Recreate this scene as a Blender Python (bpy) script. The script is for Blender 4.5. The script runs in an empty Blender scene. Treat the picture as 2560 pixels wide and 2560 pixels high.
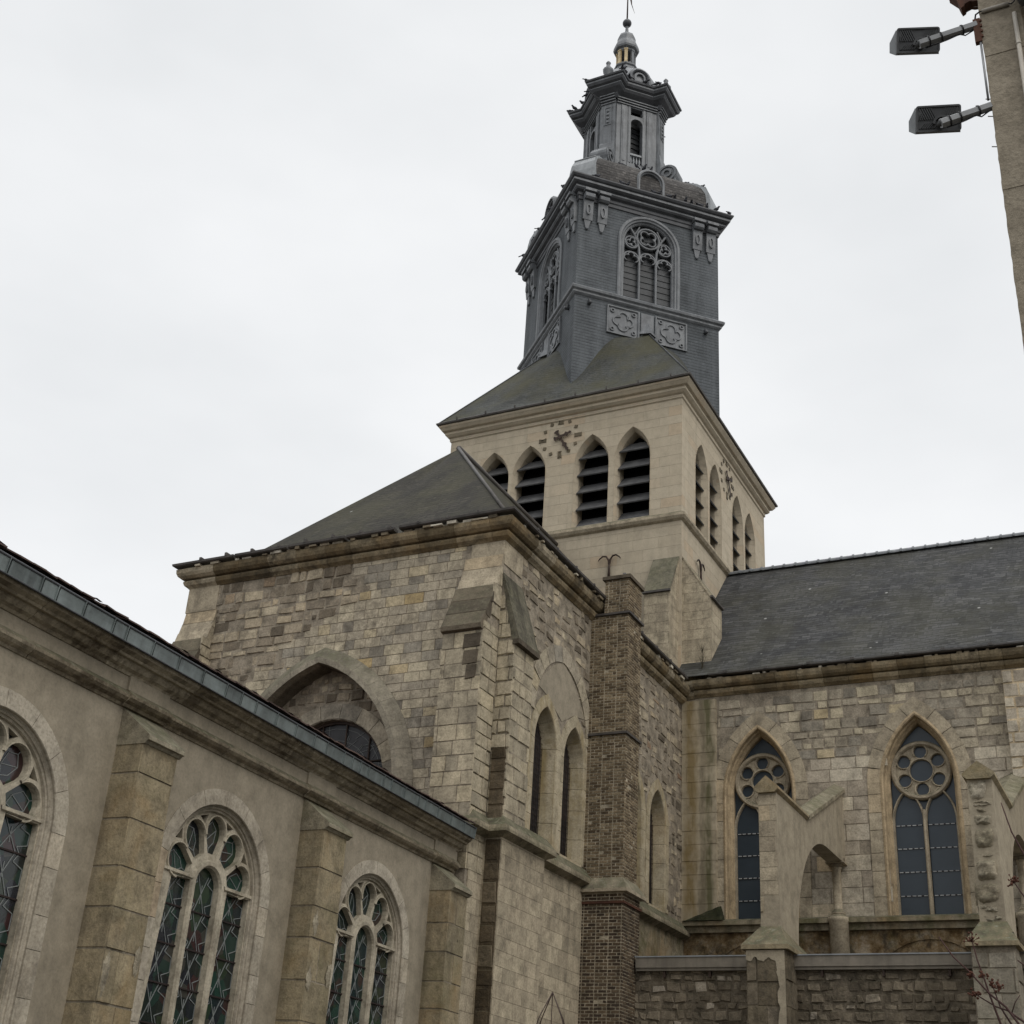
import bpy, math, random
from math import sin, cos, pi, sqrt, radians, atan2
from mathutils import Vector, Matrix
from mathutils.geometry import tessellate_polygon

scene = bpy.context.scene
COL = scene.collection

# ------------------------------------------------------------------ camera
YAW, PITCH, ROLL = radians(-27.82), radians(26.74), radians(3.87)
_f = Vector((sin(YAW) * cos(PITCH), cos(YAW) * cos(PITCH), sin(PITCH)))
_r = Vector((cos(YAW), -sin(YAW), 0))
_u = _r.cross(_f)
_r2 = _r * cos(ROLL) + _u * sin(ROLL)
_u2 = -_r * sin(ROLL) + _u * cos(ROLL)
cam_d = bpy.data.cameras.new("camera")
cam_d.sensor_width = 36.0
cam_d.lens = 36.0 * 3355.0 / 2560.0
cam_d.clip_start = 0.05
cam_d.clip_end = 3000
cam = bpy.data.objects.new("camera", cam_d)
COL.objects.link(cam)
M = Matrix.Identity(4)
for i in range(3):
    M[i][0], M[i][1], M[i][2] = _r2[i], _u2[i], -_f[i]
M[2][3] = 1.6
cam.matrix_world = M
scene.camera = cam

# ------------------------------------------------------------------ sky, sun, exposure
SUN_EL, SUN_AZ = radians(48), radians(118)      # azimuth clockwise from +Y
world = bpy.data.worlds.new("World")
scene.world = world
world.use_nodes = True
wn, wl = world.node_tree.nodes, world.node_tree.links
wn.clear()
w_out = wn.new("ShaderNodeOutputWorld")
w_bg = wn.new("ShaderNodeBackground")
w_sky = wn.new("ShaderNodeTexSky")
w_sky.sky_type = 'NISHITA'
w_sky.sun_disc = False
w_sky.sun_elevation = SUN_EL
w_sky.sun_rotation = SUN_AZ
w_sky.dust_density = 4
w_geo = wn.new("ShaderNodeTexCoord")
w_map = wn.new("ShaderNodeMapping")
w_map.inputs['Scale'].default_value = (1.0, 1.0, 2.2)
wl.new(w_geo.outputs['Generated'], w_map.inputs['Vector'])
w_n1 = wn.new("ShaderNodeTexNoise")
w_n1.inputs['Scale'].default_value = 1.7
w_n1.inputs['Detail'].default_value = 5
w_n1.inputs['Roughness'].default_value = 0.5
wl.new(w_map.outputs[0], w_n1.inputs['Vector'])
w_r1 = wn.new("ShaderNodeValToRGB")          # cloud base brightness (in units of the 0.1 background)
w_r1.color_ramp.elements[0].position = 0.34
w_r1.color_ramp.elements[0].color = (7.05, 7.22, 7.35, 1)
w_r1.color_ramp.elements[1].position = 0.66
w_r1.color_ramp.elements[1].color = (8.8, 8.88, 8.95, 1)
wl.new(w_n1.outputs['Fac'], w_r1.inputs['Fac'])
w_sep = wn.new("ShaderNodeSeparateXYZ")
wl.new(w_geo.outputs['Generated'], w_sep.inputs[0])
w_mr = wn.new("ShaderNodeMapRange")          # overcast skies brighten towards the zenith
w_mr.inputs['From Min'].default_value = 0.80
w_mr.inputs['From Max'].default_value = 1.0
w_mr.inputs['To Min'].default_value = 1.0
w_mr.inputs['To Max'].default_value = 3.0
wl.new(w_sep.outputs['Z'], w_mr.inputs['Value'])
w_mul = wn.new("ShaderNodeMixRGB")
w_mul.blend_type = 'MULTIPLY'
w_mul.inputs['Fac'].default_value = 1
wl.new(w_r1.outputs['Color'], w_mul.inputs['Color1'])
wl.new(w_mr.outputs[0], w_mul.inputs['Color2'])
w_mix = wn.new("ShaderNodeMixRGB")
w_mix.inputs['Fac'].default_value = 0.93
wl.new(w_sky.outputs['Color'], w_mix.inputs['Color1'])
wl.new(w_mul.outputs['Color'], w_mix.inputs['Color2'])
wl.new(w_mix.outputs['Color'], w_bg.inputs['Color'])
w_bg.inputs['Strength'].default_value = 0.1
wl.new(w_bg.outputs[0], w_out.inputs[0])

sun_d = bpy.data.lights.new("sun", 'SUN')
sun_d.energy = 0.85
sun_d.angle = radians(35)
sun_d.color = (1.0, 0.96, 0.90)
sun = bpy.data.objects.new("sun", sun_d)
COL.objects.link(sun)
_sd = Vector((sin(SUN_AZ) * cos(SUN_EL), cos(SUN_AZ) * cos(SUN_EL), sin(SUN_EL)))
sun.rotation_euler = _sd.to_track_quat('Z', 'Y').to_euler()

vs = scene.view_settings
vs.view_transform = 'Standard'
vs.look = 'None'
vs.exposure = 0.18
vs.gamma = 1
vs.use_curve_mapping = False

# ------------------------------------------------------------------ helpers: frames and meshes
class Fr:
    """local plane: u along U, v along V, w out along N"""
    def __init__(s, O, U, V=(0, 0, 1), N=None):
        s.O, s.U, s.V = Vector(O), Vector(U), Vector(V)
        s.N = Vector(N) if N is not None else s.U.cross(s.V)
    def p(s, u, v, w=0.0):
        return s.O + s.U * u + s.V * v + s.N * w

LF = Fr((0, 0, 0), (1, 0, 0))                                   # local wall frame (faces -y)
HF = Fr((0, 0, 0), (1, 0, 0), (0, 1, 0), (0, 0, 1))             # horizontal frame

class MB:
    def __init__(s):
        s.v, s.f, s.m, s.sm = [], [], [], []
    def add(s, verts, faces, mi=0, smooth=False):
        o = len(s.v)
        s.v.extend([tuple(x) for x in verts])
        for f in faces:
            s.f.append(tuple(i + o for i in f)); s.m.append(mi); s.sm.append(smooth)
    def box(s, fr, u0, u1, v0, v1, w0, w1, mi=0):
        P = [fr.p(u, v, w) for w in (w0, w1) for v in (v0, v1) for u in (u0, u1)]
        s.add(P, [(0, 2, 3, 1), (4, 5, 7, 6), (0, 1, 5, 4), (2, 6, 7, 3), (0, 4, 6, 2), (1, 3, 7, 5)], mi)
    def plate(s, fr, outer, holes=(), w0=0.0, w1=-0.3, mi=0, rmi=None, back=True, edge=True):
        """flat slab with openings: front at w0, back at w1"""
        loops = [list(outer)] + [list(h) for h in holes]
        flat = [q for l in loops for q in l]
        tris = tessellate_polygon([[Vector((a, b, 0)) for a, b in l] for l in loops])
        n = len(flat)
        F = [fr.p(a, b, w0) for a, b in flat]
        B = [fr.p(a, b, w1) for a, b in flat]
        ft = []
        for t in tris:
            a, b, c = (flat[i] for i in t)
            ar = (b[0] - a[0]) * (c[1] - a[1]) - (b[1] - a[1]) * (c[0] - a[0])
            ft.append(tuple(t) if ar > 0 else (t[0], t[2], t[1]))
        s.add(F, ft, mi)
        if back:
            s.add(B, [tuple(reversed(t)) for t in ft], mi)
        o = 0
        for li, l in enumerate(loops):
            k = len(l)
            ar = sum(l[i][0] * l[(i + 1) % k][1] - l[(i + 1) % k][0] * l[i][1] for i in range(k))
            if li > 0 or edge:
                fs = []
                for i in range(k):
                    j = (i + 1) % k
                    q = (i, k + i, k + j, j)
                    want = (ar > 0) if li == 0 else (ar < 0)
                    fs.append(q if want else tuple(reversed(q)))
                s.add(F[o:o + k] + B[o:o + k], fs, mi if (li == 0 or rmi is None) else rmi)
            o += k
    def ribbon(s, fr, path, prof, closed=False, pclosed=False, mi=0, smooth=False, caps=True):
        """sweep prof [(a, w)] along path [(u, v)]; a is measured to the left of travel"""
        n = len(path)
        V = []
        for i in range(n):
            p = Vector(path[i])
            a = Vector(path[i - 1]) if (i > 0 or closed) else None
            b = Vector(path[(i + 1) % n]) if (i < n - 1 or closed) else None
            d1 = (p - a).normalized() if a is not None else None
            d2 = (b - p).normalized() if b is not None else None
            if d1 is None: d1 = d2
            if d2 is None: d2 = d1
            n1, n2 = Vector((-d1.y, d1.x)), Vector((-d2.y, d2.x))
            m = n1 + n2
            if m.length < 1e-6: m = n1.copy()
            m.normalize()
            sc = 1.0 / max(0.35, m.dot(n1))
            for (aa, w) in prof:
                q = p + m * (aa * sc)
                V.append(fr.p(q.x, q.y, w))
        k = len(prof)
        F = []
        for i in range(n if closed else n - 1):
            j = (i + 1) % n
            for t in range(k if pclosed else k - 1):
                t2 = (t + 1) % k
                F.append((i * k + t, j * k + t, j * k + t2, i * k + t2))
        if pclosed and not closed and caps:
            F.append(tuple(range(k - 1, -1, -1)))
            F.append(tuple((n - 1) * k + t for t in range(k)))
        s.add(V, F, mi, smooth)
    def lathe(s, c, prof, n=16, phase=0.0, mi=0, smooth=True, cap=True):
        V = []
        for (r, z) in prof:
            for i in range(n):
                a = phase + 2 * pi * i / n
                V.append((c[0] + r * cos(a), c[1] + r * sin(a), c[2] + z))
        F = []
        for j in range(len(prof) - 1):
            for i in range(n):
                k = (i + 1) % n
                F.append((j * n + i, j * n + k, (j + 1) * n + k, (j + 1) * n + i))
        if cap:
            F.append(tuple(range(n - 1, -1, -1)))
            F.append(tuple((len(prof) - 1) * n + i for i in range(n)))
        s.add(V, F, mi, smooth)
    def tube(s, pts, r, n=6, mi=0, smooth=True):
        pts = [Vector(p) for p in pts]
        V, F = [], []
        up = Vector((0.13, 0.31, 0.94))
        for i, p in enumerate(pts):
            d = (pts[min(i + 1, len(pts) - 1)] - pts[max(i - 1, 0)]).normalized()
            a = d.cross(up)
            if a.length < 1e-3: a = d.cross(Vector((1, 0, 0)))
            a.normalize()
            b = d.cross(a)
            rr = r[i] if isinstance(r, (list, tuple)) else r
            for k in range(n):
                t = 2 * pi * k / n
                V.append(p + a * (rr * cos(t)) + b * (rr * sin(t)))
        for i in range(len(pts) - 1):
            for k in range(n):
                l = (k + 1) % n
                F.append((i * n + k, i * n + l, (i + 1) * n + l, (i + 1) * n + k))
        F.append(tuple(range(n - 1, -1, -1)))
        F.append(tuple((len(pts) - 1) * n + k for k in range(n)))
        s.add(V, F, mi, smooth)
    def sphere(s, c, r, n=12, mi=0, sx=1, sy=1, sz=1):
        m = max(5, n // 2 + 1)
        V = [(c[0], c[1], c[2] - r * sz)]
        for j in range(1, m):
            t = -pi / 2 + pi * j / m
            for i in range(n):
                a = 2 * pi * i / n
                V.append((c[0] + r * sx * cos(t) * cos(a), c[1] + r * sy * cos(t) * sin(a), c[2] + r * sz * sin(t)))
        V.append((c[0], c[1], c[2] + r * sz))
        F = []
        for i in range(n):
            F.append((0, 1 + (i + 1) % n, 1 + i))
            F.append((len(V) - 1, 1 + (m - 2) * n + i, 1 + (m - 2) * n + (i + 1) % n))
        for j in range(m - 2):
            for i in range(n):
                k = (i + 1) % n
                F.append((1 + j * n + i, 1 + j * n + k, 1 + (j + 1) * n + k, 1 + (j + 1) * n + i))
        s.add(V, F, mi, True)
    # -- masonry made of single stones (each its own island, so each takes its own tint)
    def stone(s, fr, quad, w, inset, mi, base=-0.02):
        c = Vector((sum(q[0] for q in quad) / 4, sum(q[1] for q in quad) / 4))
        V = [fr.p(q[0], q[1], base) for q in quad]
        for q in quad:
            d = Vector((c.x - q[0], c.y - q[1]))
            L = max(d.length, 1e-6)
            d = d * (min(inset * 1.4, L * 0.4) / L)
            V.append(fr.p(q[0] + d.x, q[1] + d.y, w))
        s.add(V, [(4, 5, 6, 7), (0, 1, 5, 4), (1, 2, 6, 5), (2, 3, 7, 6), (3, 0, 4, 7)], mi)
    def masonry(s, fr, u0, u1, v0, v1, rowh, wid, gap, jit, proud, inset, mi, rng, skip=None, rough=0.0):
        v = v0
        while v < v1 - 0.02:
            h = rng.uniform(*rowh)
            if v + h > v1 - rowh[0] * 0.6: h = v1 - v
            u = u0 - rng.uniform(0, wid[1]) * 0.9
            while u < u1:
                L = rng.uniform(*wid)
                a, b = max(u, u0), min(u + L, u1)
                u += L
                if b - a < 0.05: continue
                if skip and skip((a + b) / 2, v + h / 2): continue
                hh = h
                if rough and rng.random() < rough: hh = h * rng.uniform(0.6, 0.95)
                g = gap / 2
                J = lambda: rng.uniform(-jit, jit)
                q = [(a + g + J(), v + g + J()), (b - g + J(), v + g + J()), (b - g + J(), v + hh - g + J()), (a + g + J(), v + hh - g + J())]
                s.stone(fr, q, rng.uniform(*proud), inset, mi)
            v += h
    def blocks(s, fr, path, prof, length, gap, mi, rng, smooth=False):
        """voussoirs / cut lengths along a path, each its own island"""
        seg = [0.0]
        for i in range(1, len(path)):
            seg.append(seg[-1] + (Vector(path[i]) - Vector(path[i - 1])).length)
        tot = seg[-1]
        def at(t):
            for i in range(1, len(seg)):
                if t <= seg[i] + 1e-9:
                    k = (t - seg[i - 1]) / max(1e-9, seg[i] - seg[i - 1])
                    return tuple(Vector(path[i - 1]).lerp(Vector(path[i]), k))
            return tuple(path[-1])
        t = 0.0
        while t < tot - 0.03:
            L = length * rng.uniform(0.8, 1.2)
            e = min(t + L, tot)
            if tot - e < length * 0.4: e = tot
            a, b = t + gap / 2, e - gap / 2
            sub = [at(a)] + [path[i] for i in range(len(path)) if a + 1e-3 < seg[i] < b - 1e-3] + [at(b)]
            s.ribbon(fr, sub, prof, False, True, mi, smooth)
            t = e
    def build(s, name, mats, parent=None, base=None):
        me = bpy.data.meshes.new(name)
        b = Vector(base) if base is not None else Vector((0, 0, 0))
        me.from_pydata([tuple(Vector(x) - b) for x in s.v], [], s.f)
        if not isinstance(mats, (list, tuple)): mats = [mats]
        for m in mats: me.materials.append(m)
        me.polygons.foreach_set('material_index', s.m)
        me.polygons.foreach_set('use_smooth', s.sm)
        me.update()
        o = bpy.data.objects.new(name, me)
        COL.objects.link(o)
        if parent is not None: o.parent = parent
        return o

def tag(o, label, cat, group=None, kind=None):
    o['label'] = label
    if kind: o['kind'] = kind
    else: o['category'] = cat
    if group: o['group'] = group
    return o

def thing(name, label, cat, loc=(0, 0, 0), group=None):
    o = bpy.data.objects.new(name, None)
    o.empty_display_size = 0.3
    COL.objects.link(o)
    o.location = loc
    tag(o, label, cat, group)
    return o

def part(name, mb, mats, parent, local=False):
    """mb holds world coordinates unless local; the parent's location is taken off"""
    root = parent
    off = Vector((0, 0, 0))
    while root is not None:
        off += Vector(root.location); root = root.parent
    return mb.build(name, mats, parent, None if local else off)

def copy_tree(o, parent):
    c = o.copy(); COL.objects.link(c); c.parent = parent
    for ch in list(o.children): copy_tree(ch, c)
    return c

# ------------------------------------------------------------------ helpers: outlines
def arc(cx, cy, r, a0, a1, n):
    return [(cx + r * cos(a0 + (a1 - a0) * i / n), cy + r * sin(a0 + (a1 - a0) * i / n)) for i in range(n + 1)]

def round_arch(c, r, z0, zs, n=20):
    """open path: up the left jamb, over, down the right jamb"""
    return [(c - r, z0)] + arc(c, zs, r, pi, 0, n) + [(c + r, z0)]

def pointed_arc(c, a, zs, h, n=12):
    R = (a * a + h * h) / (2 * a)
    top = math.asin(min(1, h / R))
    if R < a: top = pi - top
    L = [(c - a + R - R * cos(top * i / n), zs + R * sin(top * i / n)) for i in range(n + 1)]
    Rr = [(2 * c - x, z) for x, z in reversed(L[:-1])]
    return L + Rr

def pointed_arch(c, a, z0, zs, h, n=12):
    return [(c - a, z0)] + pointed_arc(c, a, zs, h, n) + [(c + a, z0)]

def circle(cx, cy, r, n=24):
    return [(cx + r * cos(2 * pi * i / n), cy + r * sin(2 * pi * i / n)) for i in range(n)]

def foil(cx, cy, d, r, k, ph=0.0, n=8):
    """outline of k overlapping lobes"""
    out = []
    half = pi / k
    # intersection of neighbouring lobes lies on the bisector at distance t
    b = d * cos(half)
    disc = r * r - (d * sin(half)) ** 2
    t = b + sqrt(disc) if disc > 0 else b
    for i in range(k):
        a = ph + 2 * pi * i / k
        lc = Vector((d * cos(a), d * sin(a)))
        p1 = Vector((t * cos(a + half), t * sin(a + half))) - lc
        ang = atan2(p1.y, p1.x) - a
        while ang < 0: ang += 2 * pi
        while ang > 2 * pi: ang -= 2 * pi
        for j in range(n + 1):
            q = a - ang + 2 * ang * j / n
            out.append((cx + lc.x + r * cos(q), cy + lc.y + r * sin(q)))
    return out

def inside_pointed(u, v, c, a, zs, h):
    if abs(u - c) > a: return False
    if v <= zs: return True
    R = (a * a + h * h) / (2 * a)
    x = abs(u - c) + (R - a)
    return x * x + (v - zs) ** 2 < R * R

# ------------------------------------------------------------------ materials
class NT:
    def __init__(s, name):
        s.mat = bpy.data.materials.new(name)
        s.mat.use_nodes = True
        s.t = s.mat.node_tree
        s.n, s.l = s.t.nodes, s.t.links
        s.n.clear()
        s.out = s.n.new("ShaderNodeOutputMaterial")
        s.b = s.n.new("ShaderNodeBsdfPrincipled")
        s.l.new(s.b.outputs[0], s.out.inputs[0])
        s._geo = None
        s._uv = None
    def node(s, t, **kw):
        n = s.n.new(t)
        for k, v in kw.items(): setattr(n, k, v)
        return n
    def link(s, a, b): s.l.new(a, b)
    @property
    def geo(s):
        if s._geo is None: s._geo = s.n.new("ShaderNodeNewGeometry")
        return s._geo
    def math(s, op, a, b=None, c=None):
        n = s.node("ShaderNodeMath", operation=op)
        for i, x in enumerate((a, b, c)):
            if x is None: continue
            if isinstance(x, (int, float)): n.inputs[i].default_value = x
            else: s.link(x, n.inputs[i])
        return n.outputs[0]
    def uv(s):
        """along-the-wall / up-the-slope coordinates in metres from world position and face normal"""
        if s._uv is None:
            P = s.node("ShaderNodeSeparateXYZ"); s.link(s.geo.outputs['Position'], P.inputs[0])
            N = s.node("ShaderNodeSeparateXYZ"); s.link(s.geo.outputs['True Normal'], N.inputs[0])
            h = s.math('SQRT', s.math('ADD', s.math('MULTIPLY', N.outputs[0], N.outputs[0]), s.math('MULTIPLY', N.outputs[1], N.outputs[1])))
            h = s.math('MAXIMUM', h, 0.05)
            u = s.math('DIVIDE', s.math('SUBTRACT', s.math('MULTIPLY', P.outputs[1], N.outputs[0]), s.math('MULTIPLY', P.outputs[0], N.outputs[1])), h)
            v = s.math('DIVIDE', P.outputs[2], h)
            c = s.node("ShaderNodeCombineXYZ")
            s.link(u, c.inputs[0]); s.link(v, c.inputs[1])
            s._uv = c.outputs[0]
        return s._uv
    def mapped(s, vec, scale):
        m = s.node("ShaderNodeMapping")
        m.inputs['Scale'].default_value = scale
        s.link(vec, m.inputs['Vector'])
        return m.outputs[0]
    def noise(s, vec, scale, detail=4, rough=0.55, dist=0.0):
        n = s.node("ShaderNodeTexNoise")
        n.inputs['Scale'].default_value = scale
        n.inputs['Detail'].default_value = detail
        n.inputs['Roughness'].default_value = rough
        n.inputs['Distortion'].default_value = dist
        s.link(vec, n.inputs['Vector'])
        return n.outputs['Fac']
    def ramp(s, fac, stops, interp='LINEAR'):
        r = s.node("ShaderNodeValToRGB")
        r.color_ramp.interpolation = interp
        e = r.color_ramp.elements
        while len(e) > len(stops): e.remove(e[-1])
        while len(e) < len(stops): e.new(1.0)
        for k, (p, c) in enumerate(stops):
            e[k].position = p
            e[k].color = (c[0], c[1], c[2], 1) if isinstance(c, (tuple, list)) else (c, c, c, 1)
        s.link(fac, r.inputs['Fac'])
        return r.outputs['Color']
    def mix(s, a, b, fac, mode='MIX'):
        m = s.node("ShaderNodeMixRGB", blend_type=mode)
        for sock, x in ((m.inputs['Color1'], a), (m.inputs['Color2'], b), (m.inputs['Fac'], fac)):
            if isinstance(x, (int, float)): sock.default_value = x if sock.type == 'VALUE' else (x, x, x, 1)
            elif isinstance(x, (tuple, list)): sock.default_value = (x[0], x[1], x[2], 1)
            else: s.link(x, sock)
        return m.outputs['Color']
    def bump(s, h, dist=0.02, strength=0.6, prev=None):
        b = s.node("ShaderNodeBump")
        b.inputs['Distance'].default_value = dist
        b.inputs['Strength'].default_value = strength
        s.link(h, b.inputs['Height'])
        if prev is not None: s.link(prev, b.inputs['Normal'])
        return b.outputs['Normal']
    def done(s, col, rough=0.9, normal=None, metal=0.0, spec=0.3):
        if isinstance(col, (tuple, list)): s.b.inputs['Base Color'].default_value = (*col, 1)
        else: s.link(col, s.b.inputs['Base Color'])
        if isinstance(rough, (int, float)): s.b.inputs['Roughness'].default_value = rough
        else: s.link(rough, s.b.inputs['Roughness'])
        s.b.inputs['Metallic'].default_value = metal
        s.b.inputs['Specular IOR Level'].default_value = spec
        if normal is not None: s.link(normal, s.b.inputs['Normal'])
        return s.mat

def stone_mat(name, palette, grime=(0.10, 0.085, 0.065), grime_amt=0.5, streak=0.4, moss=0.0, top_moss=0.5,
              ochre=0.0, island=True, brick=None, bump=0.5, pits=0.35, soot=0.0, joint=0.85, pit_scale=3.3, pit_r=0.06, mott=0.8):
    """weathered limestone; palette is a list of (position, colour) picked per stone"""
    T = NT(name)
    pos = T.geo.outputs['Position']
    uv = T.uv()
    n_big = T.noise(pos, 0.55, 5, 0.6)
    n_mid = T.noise(pos, 3.1, 6, 0.65)
    n_fine = T.noise(pos, 22.0, 5, 0.7)
    hts = []
    if brick:
        w, h, mort, mcol = brick
        jn = T.noise(T.mapped(uv, (0.35, 0.35, 1)), 1.0, 2)
        off = T.node("ShaderNodeVectorMath", operation='ADD')
        cmb = T.node("ShaderNodeCombineXYZ")
        T.link(T.math('MULTIPLY', jn, 0.5), cmb.inputs[0])
        T.link(T.math('MULTIPLY', T.noise(T.mapped(uv, (0.02, 0.9, 1)), 1.0, 1), 0.35), cmb.inputs[1])
        T.link(uv, off.inputs[0]); T.link(cmb.outputs[0], off.inputs[1])
        br = T.node("ShaderNodeTexBrick")
        br.inputs['Scale'].default_value = 1.0
        br.inputs['Brick Width'].default_value = w
        br.inputs['Row Height'].default_value = h
        br.inputs['Mortar Size'].default_value = mort
        br.inputs['Mortar Smooth'].default_value = 0.3
        br.inputs['Color1'].default_value = (0, 0, 0, 1)
        br.inputs['Color2'].default_value = (1, 1, 1, 1)
        br.inputs['Mortar'].default_value = (0.5, 0.5, 0.5, 1)
        br.offset = 0.37
        T.link(off.outputs[0], br.inputs['Vector'])
        c = T.ramp(br.outputs['Color'], palette)
        c = T.mix(c, mcol, T.math('MULTIPLY', br.outputs['Fac'], joint))
        hts.append((br.outputs['Fac'], -0.012))
    elif island:
        c = T.ramp(T.geo.outputs['Random Per Island'], palette)
    else:
        c = T.ramp(n_mid, palette)
    # mottling
    c = T.mix(c, T.ramp(n_mid, [(0.3, 0.50), (0.5, 0.97), (0.72, 1.25)]), mott, 'MULTIPLY')
    c = T.mix(c, T.ramp(n_fine, [(0.3, 0.60), (0.5, 1.0), (0.7, 1.25)]), mott, 'MULTIPLY')
    if ochre:
        f = T.ramp(T.noise(pos, 0.9, 5, 0.6, 0.6), [(0.5, 0.0), (0.68, 1.0)])
        c = T.mix(c, (0.30, 0.185, 0.07), T.math('MULTIPLY', f, ochre))
    # grime patches and run-off streaks
    f = T.ramp(n_big, [(0.42, 0.0), (0.68, 1.0)])
    f2 = T.ramp(T.noise(pos, 6.0, 6, 0.7), [(0.40, 0.0), (0.62, 1.0)])
    c = T.mix(c, grime, T.math('MULTIPLY', T.math('MULTIPLY', f, f2), grime_amt))
    if streak:
        sf = T.ramp(T.noise(T.mapped(uv, (2.6, 0.22, 1)), 1.0, 5, 0.6), [(0.50, 0.0), (0.72, 1.0)])
        c = T.mix(c, grime, T.math('MULTIPLY', sf, streak))
    if soot:
        f = T.ramp(T.noise(pos, 1.6, 6, 0.7, 0.4), [(0.52, 0.0), (0.62, 1.0)])
        c = T.mix(c, (0.045, 0.04, 0.033), T.math('MULTIPLY', f, soot))
    if moss:
        f = T.ramp(T.noise(pos, 0.8, 6, 0.65, 0.3), [(0.5, 0.0), (0.66, 1.0)])
        c = T.mix(c, (0.085, 0.085, 0.03), T.math('MULTIPLY', f, moss))
    if top_moss:
        N = T.node("ShaderNodeSeparateXYZ"); T.link(T.geo.outputs['True Normal'], N.inputs[0])
        up = T.ramp(N.outputs[2], [(0.30, 0.0), (0.55, 1.0)])
        tn = T.ramp(T.noise(pos, 4.5, 5, 0.7), [(0.3, 0.3), (0.6, 1.0)])
        lc = T.ramp(T.noise(pos, 9.0, 4, 0.6), [(0.35, (0.055, 0.052, 0.04)), (0.55, (0.10, 0.10, 0.06)), (0.7, (0.20, 0.19, 0.14))])
        c = T.mix(c, lc, T.math('MULTIPLY', T.math('MULTIPLY', up, tn), top_moss))
    # little holes
    vo = T.node("ShaderNodeTexVoronoi"); vo.inputs['Scale'].default_value = pit_scale
    T.link(pos, vo.inputs['Vector'])
    pit = T.ramp(vo.outputs['Distance'], [(pit_r * 0.7, 1.0), (pit_r * 1.3, 0.0)])
    pit = T.math('MULTIPLY', pit, T.ramp(T.noise(pos, 1.3, 3), [(0.5, 0.0), (0.56, 1.0)]))
    c = T.mix(c, (0.03, 0.026, 0.02), T.math('MULTIPLY', pit, pits))
    nb = T.bump(n_fine, 0.012, bump)
    nb = T.bump(n_mid, 0.035, bump, nb)
    for h, d in hts:
        nb = T.bump(h, abs(d), 1.0 if d > 0 else 1.0, nb)
        nb.node.invert = d < 0
    return T.done(c, 0.92, nb, 0, 0.15)

CREAM = (0.52, 0.43, 0.30); TAN = (0.44, 0.355, 0.235); GREY = (0.33, 0.29, 0.225); DARK = (0.20, 0.17, 0.13); OCHR = (0.42, 0.30, 0.15)

m_facade = stone_mat("facade_stone", [(0.0, (0.212, 0.187, 0.149)), (0.14, (0.318, 0.286, 0.230)), (0.35, (0.403, 0.352, 0.270)), (0.7, (0.477, 0.413, 0.305)), (0.9, (0.530, 0.462, 0.333)), (1.0, (0.466, 0.352, 0.184))],
                     grime_amt=0.65, streak=0.25, soot=0.22, bump=0.8, pits=0.6)
m_rubble = stone_mat("old_rubble_stone", [(0.0, (0.12, 0.10, 0.075)), (0.2, (0.22, 0.18, 0.13)), (0.45, (0.34, 0.29, 0.22)), (0.7, (0.42, 0.35, 0.25)), (0.9, (0.50, 0.43, 0.31)), (0.985, (0.46, 0.37, 0.25)), (1.0, (0.20, 0.10, 0.06))],
                     grime_amt=0.7, streak=0.15, soot=0.35, bump=1.0, pits=0.7)
m_aisle = stone_mat("aisle_rubble", [(0.0, (0.12, 0.098, 0.07)), (0.25, (0.18, 0.15, 0.108)), (0.6, (0.24, 0.20, 0.145)), (0.93, (0.29, 0.245, 0.18)), (1.0, (0.42, 0.37, 0.30))],
                    grime=(0.05, 0.042, 0.03), grime_amt=0.9, streak=0.25, soot=0.3, bump=1.0, pits=0.5)
m_aislemortar = stone_mat("dark_lime_mortar", [(0.3, (0.12, 0.10, 0.072)), (0.7, (0.21, 0.175, 0.13))], grime=(0.05, 0.042, 0.03), grime_amt=0.8, streak=0.35, island=False, soot=0.3, bump=1.0)
m_mortar = stone_mat("mortar", [(0.3, (0.24, 0.205, 0.155)), (0.7, (0.36, 0.31, 0.24))], grime_amt=0.5, streak=0.35, island=False, bump=0.8)
m_nave = stone_mat("nave_stone", [(0.0, (0.305, 0.259, 0.201)), (0.25, (0.430, 0.372, 0.290)), (0.6, (0.534, 0.474, 0.372)), (0.9, (0.611, 0.538, 0.410)), (1.0, (0.583, 0.444, 0.269))],
                   grime_amt=0.45, streak=0.25, bump=0.6)
m_tower = stone_mat("tower_ashlar", [(0.0, (0.456, 0.391, 0.292)), (0.5, (0.482, 0.417, 0.314)), (0.85, (0.503, 0.434, 0.327)), (1.0, (0.482, 0.387, 0.275))], grime=(0.30, 0.265, 0.205),
                    grime_amt=0.2, streak=0.4, brick=(0.95, 0.40, 0.005, (0.43, 0.37, 0.275)), bump=0.2, pits=0.0, top_moss=0.7, joint=0.5, mott=0.28)
m_ashlar = stone_mat("pale_ashlar", [(0.0, (0.36, 0.31, 0.225)), (0.5, (0.43, 0.365, 0.265)), (1.0, (0.50, 0.43, 0.31))],
                     grime_amt=0.45, streak=0.5, brick=(0.62, 0.33, 0.007, (0.30, 0.25, 0.18)), bump=0.5, pits=0.5, top_moss=0.9)
m_dress = stone_mat("dressed_stone", [(0.0, (0.33, 0.28, 0.205)), (0.5, (0.41, 0.35, 0.255)), (0.93, (0.47, 0.40, 0.29)), (1.0, (0.44, 0.29, 0.13))],
                    grime_amt=0.45, streak=0.4, bump=0.5, top_moss=0.9, pits=0.4)
m_cornice = stone_mat("cornice_stone", [(0.0, (0.16, 0.125, 0.075)), (0.4, (0.25, 0.20, 0.125)), (0.85, (0.34, 0.28, 0.185)), (1.0, (0.46, 0.40, 0.30))],
                      grime=(0.06, 0.05, 0.036), grime_amt=0.9, streak=0.55, soot=0.45, bump=0.8, top_moss=0.9, ochre=0.35)
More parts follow.
